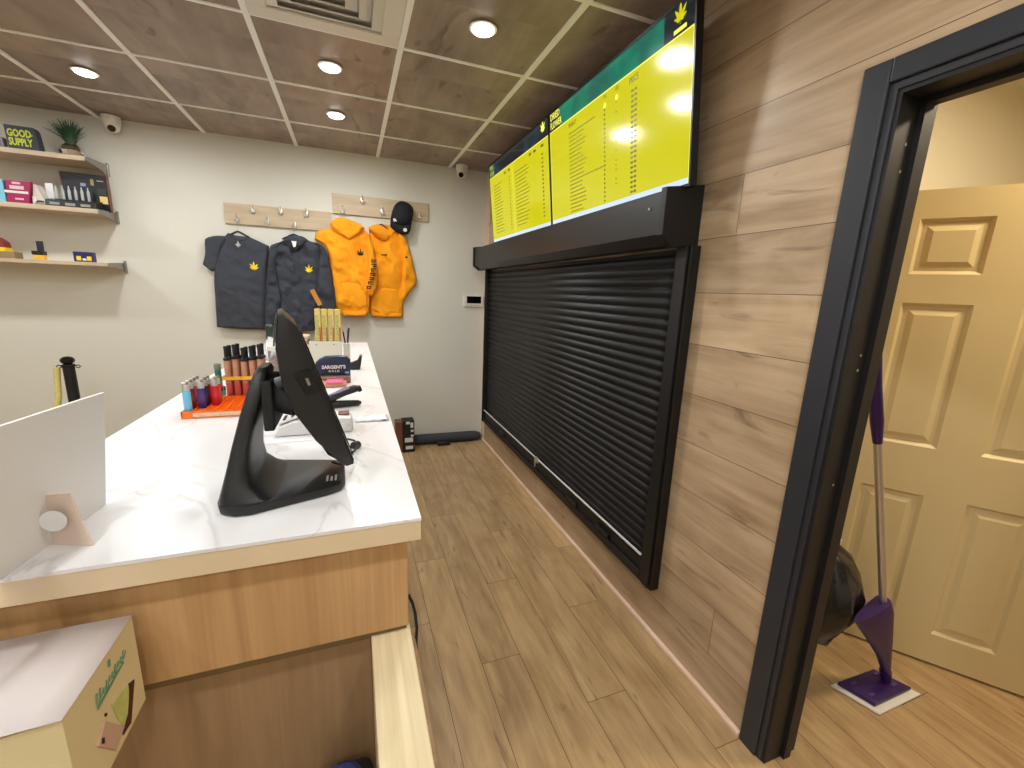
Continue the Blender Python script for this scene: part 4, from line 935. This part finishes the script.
bm = text_bm('NUKU', .020, basis((.255, 3.8, 1.745), (1, 0, 0), (0, 0, 1)), .0003, .0008) if False else bmesh.new()
for k in range(5): bx(bm, .257+k*.011, .265+k*.011, 3.8, 3.8006, 1.745, 1.757)
on_cloth(bm, sf); obj('chest_print', bm, M['black_ink'], t)
bm = on_cloth(leaf_emblem(bmesh.new(), (0, 0), .022, basis((.472, 3.8, 1.738), (1, 0, .2), (-.2, 0, 1))), sl[0][2]); obj('sleeve_emblem', bm, M['black_ink'], t)
hanger(.268, 1.990, 3.925, .050, 'black hanger of the rightmost orange hoodie', 2.100)
t, sf, sl = hoodie('o', o1, o1h, [(o1s, .030)], 3.940, M['orange'], M['orange_dark'], 'bright orange hoodie with lettered sleeve beside the charcoal hoodie', (0, 3.93, 1.22), 24, [(.015, 1.838, .19), (.032, 1.838, .15)], [(-.095, 1.42), (-.06, 1.50), (.09, 1.50), (.13, 1.42), (.135, 1.31), (-.10, 1.31)])
bm = bmesh.new(); mx1 = basis((.095, 3.8, 1.738), (1, 0, 0), (0, 0, 1)); leaf_emblem(bm, (0, 0), .052, mx1); on_cloth(bm, sf); obj('leaf_emblem', bm, M['black_ink'], t)
bm = bmesh.new(); rnd = random.Random(3)                # block characters running down the sleeve, too small to read
for k in range(7):
    zc = 1.690-.036*k; xc_ = .196-.0005*k-.0011*k*k; h_ = .0125
    bx(bm, xc_-.021, xc_+.021, 3.80, 3.8008, zc+h_-.0085, zc+h_); bx(bm, xc_-.021+(.012 if k % 2 else 0), xc_+.021-(0 if k % 2 else .012), 3.80, 3.8008, zc-h_, zc-h_+.0085)
    if k % 3 != 1: bx(bm, xc_-.021, xc_-.013, 3.80, 3.8008, zc-h_, zc+h_)
    if k % 3 != 2: bx(bm, xc_+.004, xc_+.013, 3.80, 3.8008, zc-h_, zc+h_)
yy_ = min(sl[0][2](v.co.x, v.co.z) for v in bm.verts)-.0008
for v in bm.verts: v.co.y = yy_+(v.co.y-3.8)
obj('sleeve_lettering', bm, M['black_ink'], t)
hanger(-.01, 1.985, 3.872, .075, 'black hanger of the orange hoodie with lettered sleeve', 2.082)
# cap
t = thing('baseball_cap', 'black baseball cap hanging from the right coat rack', 'cap', (.43, 3.93, 1.93))
capo = [(.439, 2.200), (.400, 2.182), (.372, 2.146), (.350, 2.071), (.344, 2.02), (.375, 2.00), (.43, 1.985), (.500, 2.00), (.524, 2.046), (.535, 2.12), (.525, 2.165), (.490, 2.192)]
bm, cs = cloth(capo, 3.955, .095, .09, 40, .002, n=3); obj('cap_crown', bm, M['cap'], t, True)
brim = [(.344, 2.03), (.342, 1.985), (.372, 1.955), (.41, 1.937), (.442, 1.928), (.48, 1.935), (.505, 1.965), (.52, 2.03), (.47, 2.015), (.41, 2.02)]
bm, _ = cloth(brim, 3.925, .040, .05, 41, .001, n=3); br = obj('cap_brim', bm, M['cap'], t, True)
bm = bmesh.new(); tube(bm, [(.458, 3.886, 1.962), (.458, 3.880, 1.962)], .016, 20); obj('brim_sticker', bm, M['silver'], t)
bm = bmesh.new(); ps = [(.360, 2.040), (.372, 2.048), (.388, 2.030), (.392, 2.020), (.378, 2.026), (.368, 2.020)]; prism(bm, ps, 'y', 3.8, 3.801); on_cloth(bm, cs, .003); obj('side_logo', bm, M['white_ink'], t)
# intercom
t = thing('wall_intercom', 'white wall intercom with black screen near the corner', 'intercom', (1.1, YB, 1.33))
obj('intercom_housing', newbox(1.003, 1.192, YB-.022, YB-.001, 1.331, 1.441, .004), M['white_plastic'], t)
obj('intercom_screen', newbox(1.032, 1.172, YB-.0235, YB-.0222, 1.364, 1.428), M['black_gloss'], t)
bm = bmesh.new()
for k in range(5): bx(bm, 1.04+k*.028, 1.052+k*.028, YB-.0232, YB-.0222, 1.343, 1.349)
obj('intercom_buttons', bm, M['grey_metal'], t)

# ================================================================ SHELVES
def shelf(z, xr, th, yf, label):
    t = thing('wall_shelf', label, 'shelf', (-2.2, 3.9, z), 'wooden wall shelves')
    obj('shelf_board', newbox(-3.0, xr-.016, yf, YB-.001, z, z+th, .001), M['shelf_wood'], t)
    bm = bmesh.new(); prism(bm, [(yf-.002, z+th), (YB-.001, z+th+.012), (YB-.001, z-.028), (yf+.10, z-.004), (yf-.002, z+.002)], 'x', xr-.0158, xr-.008); bx(bm, xr-.008, xr+.004, YB-.020, YB-.001, z-.035, z+.05, .002)
    obj('end_bracket', bm, M['grey_metal'], t)
    return t
SHZ = [2.196, 1.882, 1.544]; YF = [3.74, 3.765, 3.78]
shelf(SHZ[0], -1.545, .028, YF[0], 'topmost pale wooden wall shelf, with the grass plant'); shelf(SHZ[1], -1.530, .028, YF[1], 'middle pale wooden wall shelf, with the black display'); shelf(SHZ[2], -1.525, .024, YF[2], 'lowest pale wooden wall shelf, with the small yellow boxes')
ZT = [SHZ[0]+.0285, SHZ[1]+.0285, SHZ[2]+.0245]
# GOOD SUPPLY bag-like box
t = thing('supply_box', 'dark grey box with yellow-green Good Supply lettering on the top shelf', 'box', (-1.87, 3.80, ZT[0]))
bm = bmesh.new(); prism(bm, [(-1.945, ZT[0]), (-1.795, ZT[0]), (-1.806, ZT[0]+.125), (-1.815, ZT[0]+.140), (-1.950, ZT[0]+.142)], 'y', 3.79, 3.85, .004); obj('box_body', bm, mat('dark_grey_box', rgb(62, 66, 76), .6), t, True)
bm = text_bm('GOOD', .058, basis((-1.938, 3.7885, ZT[0]+.078), (1, 0, 0), (0, 0, 1)), .0005, .002, .62); join(bm, text_bm('SUPPLY', .058, basis((-1.936, 3.7885, ZT[0]+.028), (1, 0, 0), (0, 0, 1)), .0005, .002, .58)); obj('lettering', bm, mat('lime_ink', rgb(206, 220, 60), .6), t)
bm = leaf_emblem(bmesh.new(), (0, 0), .016, basis((-1.826, 3.788, ZT[0]+.088), (1, 0, 0), (0, 0, 1))); obj('leaf_emblem', bm, mat('lime_ink2', rgb(186, 204, 60), .6), t)
t = thing('grey_packet', 'pale grey packet left of the Good Supply box', 'packet', (-2.0, 3.82, ZT[0]))
bm = newbox(-2.06, -1.975, 3.81, 3.85, ZT[0], ZT[0]+.07, .003); obj('packet_body', bm, mat('grey_pack', rgb(150, 144, 148), .6), t); obj('packet_label', newbox(-2.05, -1.985, 3.8085, 3.8095, ZT[0]+.015, ZT[0]+.05), mat('grey_label', rgb(120, 116, 124), .6), t)
# plant in chrome vase
t = thing('potted_grass', 'green grass plant in a round faceted chrome vase', 'potted plant', (-1.65, 3.86, ZT[0]))
bm = bmesh.new(); vx, vy = -1.655, 3.835; prof = [(.030, 0), (.055, .012), (.066, .036), (.058, .060), (.036, .078), (.034, .082)]
lathe(bm, prof, (vx, vy, ZT[0]), 12); v_ = obj('faceted_vase', bm, M['chrome'], t)
bm = bmesh.new(); rnd = random.Random(4)
for k in range(420):
    a = rnd.uniform(0, 2*PI); sp_ = rnd.uniform(.01, .080); h = rnd.uniform(.09, .170)*(1-.25*sp_/.105); r0 = rnd.uniform(0, .022)
    left = 1.45 if math.cos(a) < 0 else 1
    b0 = Vector((vx+r0*math.cos(a), vy+r0*math.sin(a), ZT[0]+.076)); pv = None; nn = Vector((-math.sin(a), math.cos(a), 0))
    for j in range(5):
        f = j/4; p = b0+Vector((math.cos(a)*sp_*left*f**1.6, math.sin(a)*sp_*.7*f**1.6, h*(f-.18*f*f*sp_/.1))); ww = .0028*(1-f)+.0004
        c = (bm.verts.new(p-nn*ww), bm.verts.new(p+nn*ww))
        if pv: bm.faces.new((pv[0], pv[1], c[1], c[0]))
        pv = c
o = obj('grass_blades', bm, M['leaf'], t); o['kind'] = 'stuff'; s_ = o.modifiers.new('thickness', 'SOLIDIFY'); s_.thickness = .0006
# middle shelf
t = thing('magenta_pack', 'magenta and white pack with light blue end on the middle shelf', 'pack', (-1.95, 3.80, ZT[1]))
bm = bmesh.new(); yy = 3.785; Z1 = ZT[1]
prism(bm, [(-1.995, Z1), (-1.895, Z1), (-1.868, Z1+.135), (-1.99, Z1+.133)], 'y', yy, yy+.09, .003); obj('pack_body', bm, M['magenta'], t)
obj('pack_white_band', newbox(-2.0, -1.888, yy-.001, yy-.0002, Z1+.058, Z1+.072), M['white_ink'], t)
bm = bmesh.new(); bx(bm, -1.972, -1.905, yy-.001, yy-.0002, Z1+.082, Z1+.103, .0); bx(bm, -1.958, -1.918, yy-.001, yy-.0002, Z1+.112, Z1+.124); bx(bm, -1.955, -1.915, yy-.001, yy-.0002, Z1+.020, Z1+.030); obj('pack_print', bm, mat('pale_pink_ink', rgb(230, 190, 204), .6), t)
obj('pack_blue_end', newbox(-2.06, -2.001, yy, yy+.09, Z1, Z1+.135, .003), M['blue_pack'], t)
t = thing('white_card_box', 'plain pale card box right of the magenta pack', 'box', (-1.85, 3.84, Z1)); 
bm = bmesh.new(); prism(bm, [(-1.885, Z1), (-1.81, Z1), (-1.855, Z1+.125), (-1.866, Z1+.128)], 'y', 3.80, 3.87, .002); obj('box_body', bm, mat('pale_card', rgb(214, 204, 196), .6), t); obj('box_flap', newbox(-1.88, -1.862, 3.7985, 3.7995, Z1+.01, Z1+.05), M['white_ink'], t)
t = thing('tube_display', 'black display case with clear glass tubes on the middle shelf', 'display case', (-1.6500, 3.85, Z1))
bm = bmesh.new(); bx(bm, -1.7650, -1.5270, 3.90, 3.915, Z1, Z1+.232, .001); bmesh.ops.translate(bm, verts=bm.verts, vec=(0, 0, 0)); obj('back_panel', bm, mat('display_navy', rgb(24, 26, 34), .35, noise_amt=.2, nscale=14), t)
bm = bmesh.new()
for a in ((-1.7710, -1.7655, 0, .236), (-1.5265, -1.5210, 0, .236)): bx(bm, a[0], a[1], 3.897, 3.916, Z1+a[2], Z1+a[3])
bx(bm, -1.7652, -1.5268, 3.897, 3.916, Z1+.2325, Z1+.237); obj('panel_frame', bm, M['brown_card'], t)
bm = bmesh.new(); prism(bm, [(3.79, Z1), (3.896, Z1), (3.896, Z1+.062), (3.80, Z1+.040)], 'x', -1.8200, -1.5650, .002); obj('base_tray', bm, M['black_plastic'], t)
for k in range(3): obj('silver_print', newbox(-1.7950+k*.078, -1.7450+k*.078, 3.7885, 3.7895, Z1+.010, Z1+.026), mat('silver_ink', rgb(150, 146, 140), .4), t)
for k in range(6):
    x = -1.7850+k*.033; bm = bmesh.new(); lathe(bm, [(.0075, 0), (.008, .002), (.008, .055), (.0035, .072), (.0035, .085)], (x, 3.862, Z1+.056), 14); obj('glass_tube', bm, mat('tube_glass', rgb(210, 214, 214), .1, trans=.3), t, True)
for x0_, x1_, z0_, z1_, c in ((-1.5780, -1.5350, .052, .100, rgb(230, 200, 120)), (-1.6150, -1.5980, .165, .205, rgb(160, 140, 90)), (-1.6700, -1.6420, .155, .175, rgb(150, 150, 190)), (-1.5800, -1.5450, .195, .199, rgb(220, 220, 220)), (-1.5850, -1.5400, .11, .15, rgb(52, 52, 56))):
    obj('panel_print', newbox(x0_, x1_, 3.8985, 3.8995, Z1+z0_, Z1+z1_), mat('panel_ink', c, .5), t)
bm = newbox(-1.8400, -1.8020, 3.87, 3.8715, Z1, Z1+.150); o = obj('card_sign', bm, M['paper'], None); tag(o, 'small white upright card at the left end of the glass tube display', 'card')
t = thing('black_tray', 'small black tray left of the tube display on the middle shelf', 'tray', (-1.83, 3.83, Z1)); obj('tray_body', newbox(-1.872, -1.824, 3.80, 3.866, Z1, Z1+.030, .002), M['black_plastic'], t); obj('tray_label', newbox(-1.868, -1.828, 3.7985, 3.7995, Z1+.006, Z1+.02), M['grey_metal'], t)
# lowest shelf
Z2 = ZT[2]
t = thing('yellow_black_box', 'small black and yellow box with an upright tab on the lowest shelf', 'box', (-1.90, 3.80, Z2))
obj('box_body', newbox(-1.928, -1.874, 3.79, 3.83, Z2, Z2+.030, .002), M['yellow_plastic'], t); obj('box_top', newbox(-1.930, -1.873, 3.788, 3.832, Z2+.0305, Z2+.055, .002), M['black_plastic'], t); obj('upright_tab', newbox(-1.908, -1.875, 3.806, 3.816, Z2+.0555, Z2+.118, .001), mat('tab_navy', rgb(40, 40, 52), .4), t)
t = thing('blue_yellow_box', 'small navy and yellow box at the right end of the lowest shelf', 'box', (-1.66, 3.80, Z2))
obj('box_body', newbox(-1.722, -1.618, 3.79, 3.83, Z2, Z2+.064, .002), mat('navy_box', rgb(38, 34, 96), .4), t)
for x in (-1.700, -1.645): 
    obj('yellow_patch', newbox(x-.006, x+.018, 3.7885, 3.7895, Z2+.008, Z2+.036), M['yellow_ink'], t)
obj('white_patch', newbox(-1.675, -1.655, 3.7885, 3.7895, Z2+.008, Z2+.022), M['white_ink'], t)
t = thing('brown_box_stack', 'brown and red box with yellow stripe at the left end of the lowest shelf', 'box', (-2.05, 3.82, Z2))
obj('box_body', newbox(-2.16, -2.02, 3.80, 3.88, Z2, Z2+.042, .003), mat('khaki_box', rgb(150, 128, 92), .6), t); obj('yellow_stripe', newbox(-2.16, -2.06, 3.80, 3.87, Z2+.0425, Z2+.066, .002), M['yellow_ink'], t)
bm = bmesh.new(); prism(bm, [(-2.16, Z2+.0665), (-2.062, Z2+.0665), (-2.066, Z2+.10), (-2.10, Z2+.128), (-2.16, Z2+.13)], 'y', 3.80, 3.87, .003); obj('red_top', bm, mat('dull_red_box', rgb(140, 50, 46), .6), t)

# ================================================================ FLOOR THINGS AT THE BACK
t = thing('product_carton', 'small black carton with white prints on the floor beside the grey floor bar', 'box', (.44, 3.86, 0))
bm = bmesh.new(); bx(bm, .400, .505, 3.78, 3.90, .001, .300, .002); obj('carton_body', bm, M['black_matte'], t)
obj('carton_side', newbox(.340, .3995, 3.785, 3.895, .001, .292, .002), M['brown_card'], t)
for a in ((.43, .465, .27, .295), (.47, .495, .235, .285), (.472, .497, .195, .215), (.472, .497, .150, .168), (.418, .492, .098, .140), (.425, .492, .030, .062)): obj('white_print', newbox(a[0], a[1], 3.7785, 3.7795, a[2], a[3]), M['white_ink'], t)
t = thing('floor_bar', 'long dark grey rounded bar lying on the floor along the back wall', 'floor bar', (.85, 3.94, 0))
bm = bmesh.new(); pts = [(.53, 3.955, .054), (.9, 3.953, .052), (1.08, 3.953, .052), (1.14, 3.953, .050), (1.172, 3.953, .047), (1.19, 3.953, .045)]; tube(bm, pts, [.050, .048, .047, .044, .034, .016], 18)
for v in bm.verts: v.co.z = max(v.co.z, .002)
obj('bar_body', bm, M['mat_grey'], t, True)
bm = newbox(.735, .86, 3.86, 3.90, .001, .040, .012, 3); obj('bar_foot', bm, M['black_matte'], t, True)

# stanchion
t = thing('rope_stanchion', 'black rope barrier post with ball top beyond the counter', 'barrier post', (-1.745, 3.6, 0))
SX, SYY = -1.757, 3.6
bm = bmesh.new(); lathe(bm, [(.16, 0), (.16, .012), (.05, .03), (.03, .04)], (SX, SYY, .001), 32); obj('post_base', bm, M['black_metal'], t, True)
bm = bmesh.new(); lathe(bm, [(.030, 0), (.030, .845)], (SX, SYY, .0415), 24); obj('post', bm, M['black_metal'], t, True)
bm = bmesh.new(); lathe(bm, [(.034, 0), (.036, .006), (.034, .014), (.02, .018)], (SX, SYY, .887), 24); obj('collar', bm, M['black_metal'], t, True)
bm = bmesh.new(); prof = [(.037*math.sin(a), .029-.027*math.cos(a)) for a in [PI*k/12 for k in range(1, 12)]]; lathe(bm, prof, (SX, SYY, .900), 24); obj('ball_top', bm, M['black_gloss'], t, True)
for s in (-1, 1):
    bm = bmesh.new(); tube(bm, [(SX+s*.036, SYY, .893), (SX+s*.052, SYY, .898), (SX+s*.062, SYY, .888), (SX+s*.052, SYY, .878), (SX+s*.036, SYY, .884)], .0035, 8); obj('ring', bm, M['black_metal'], t, True)
bm = bmesh.new(); pts = [(SX-.057, SYY-.004, .885)]
for k in range(1, 10): f = k/9; pts.append((SX-.062-.035*f-.9*max(0, f-.35)**2, SYY-.02*f, .885-.60*f+.20*f*f*f))
tube(bm, pts, .017, 12); tag(obj('barrier_rope', bm, M['rope'], None, True), 'pale yellow patterned barrier rope drooping from the black post', 'rope')

# ================================================================ SIDE ROOM: mop and bin bag
t = thing('spray_mop', 'purple spray mop with flat white-edged pad and silver pole', 'mop', (1.88, .77, 0))
bm = bmesh.new(); pad = [(1.715, .825), (1.790, .690), (2.035, .700), (1.945, .822)]
prism(bm, [(1.722, .842), (1.772, .700), (2.022, .700), (1.965, .835)], 'z', .002, .012, .003); obj('mop_cloth', bm, M['mop_cloth'], t)
bm = bmesh.new(); prism(bm, [(1.742, .832), (1.782, .722), (1.998, .722), (1.950, .826)], 'z', .0125, .030, .004); obj('mop_head', bm, M['purple'], t, True)
bm = bmesh.new()
bm.free(); cm = mat('lilac_clip', rgb(84, 56, 116), .5)
for (a, b) in ((1.79, .745), (1.93, .745), (1.78, .80), (1.92, .80)): obj('cloth_clip', newbox(a, a+.03, b, b+.012, .0302, .0325), cm, t)
J = Vector((1.935, .775, .032)); Tt = Vector((1.400, .785, 1.43)); dm = (Tt-J).normalized()
bm = bmesh.new(); tube(bm, [J, J+dm*.05], [.016, .020], 14); obj('joint', bm, M['purple'], t, True)
bm = bmesh.new(); cs_ = []
P0 = J+dm*.05; side = Vector((-.93, 0, -.36))
for f, wl, wr, dp in ((0, .012, .016, .016), (.10, .040, .020, .022), (.2, .085, .021, .028), (.30, .135, .022, .032), (.335, .150, .022, .024)):
    c = P0+dm*f*1.12
    sd = Vector((-dm.z, 0, dm.x)).normalized()
    ring_ = []
    for k in range(20):
        a = 2*PI*k/20; ca, sa = math.cos(a), math.sin(a); ring_.append(bm.verts.new(c+sd*((wl if ca > 0 else wr)*ca)+Vector((0, 1, 0))*dp*sa))
    cs_.append(ring_)
fs = [bm.faces.new(cs_[0]), bm.faces.new(cs_[-1][::-1])]
for a, b in zip(cs_, cs_[1:]):
    for k in range(20): fs.append(bm.faces.new((a[k], a[(k+1) % 20], b[(k+1) % 20], b[k])))
bmesh.ops.recalc_face_normals(bm, faces=fs); obj('spray_body', bm, M['purple'], t, True)
bm = bmesh.new(); tube(bm, [P0+dm*.376, J+dm*1.10], .0115, 14); obj('pole', bm, M['silver'], t, True)
bm = bmesh.new(); tube(bm, [J+dm*1.10, J+dm*1.18, J+dm*1.30, J+dm*1.46], [.013, .018, .016, .019], 14); obj('grip', bm, M['purple'], t, True)
t = thing('waste_bin', 'waste bin with crumpled black bag behind the door jamb', 'waste bin', (1.60, .98, 0))
bm = bmesh.new(); lathe(bm, [(.095, 0), (.10, .005), (.125, .36), (.127, .365)], (1.56, .98, .001), 28); obj('bin_body', bm, M['black_matte'], t, True)
bm = bmesh.new(); rings = []; rnd = random.Random(9)
for i, (r, z) in enumerate(((.128, .24), (.150, .28), (.175, .34), (.178, .42), (.160, .50), (.130, .56), (.075, .60), (.03, .605))):
    ring_ = []
    for k in range(40):
        a = 2*PI*k/40; q = 1+.16*noise.noise(Vector((math.cos(a)*3, math.sin(a)*3, z*9)))+.08*noise.noise(Vector((math.cos(a)*9, math.sin(a)*9, z*4)))
        ring_.append(bm.verts.new((1.625+r*q*math.cos(a), .96+r*q*math.sin(a), z+.02*noise.noise(Vector((a*2, z*5, 2))))))
    rings.append(ring_)
fs = [bm.faces.new(rings[-1])]
for a, b in zip(rings, rings[1:]):
    for k in range(40): fs.append(bm.faces.new((a[k], a[(k+1) % 40], b[(k+1) % 40], b[k])))
bmesh.ops.recalc_face_normals(bm, faces=fs); obj('bin_bag', bm, M['bag'], t, True)
t = thing('blue_bottle', 'blue spray bottle standing behind the black bin bag', 'bottle', (1.93, 1.02, 0))
bm = bmesh.new(); lathe(bm, [(.040, 0), (.044, .004), (.044, .30), (.04, .36), (.018, .41), (.016, .43)], (1.93, 1.04, .001), 24); obj('bottle_body', bm, M['blue_cloth'], t, True)
bm = bmesh.new(); lathe(bm, [(.018, 0), (.018, .03), (.012, .04)], (1.93, 1.04, .4315), 18); bx(bm, 1.90, 1.945, 1.03, 1.05, .472, .495, .003); obj('spray_head', bm, M['white_plastic'], t, True)
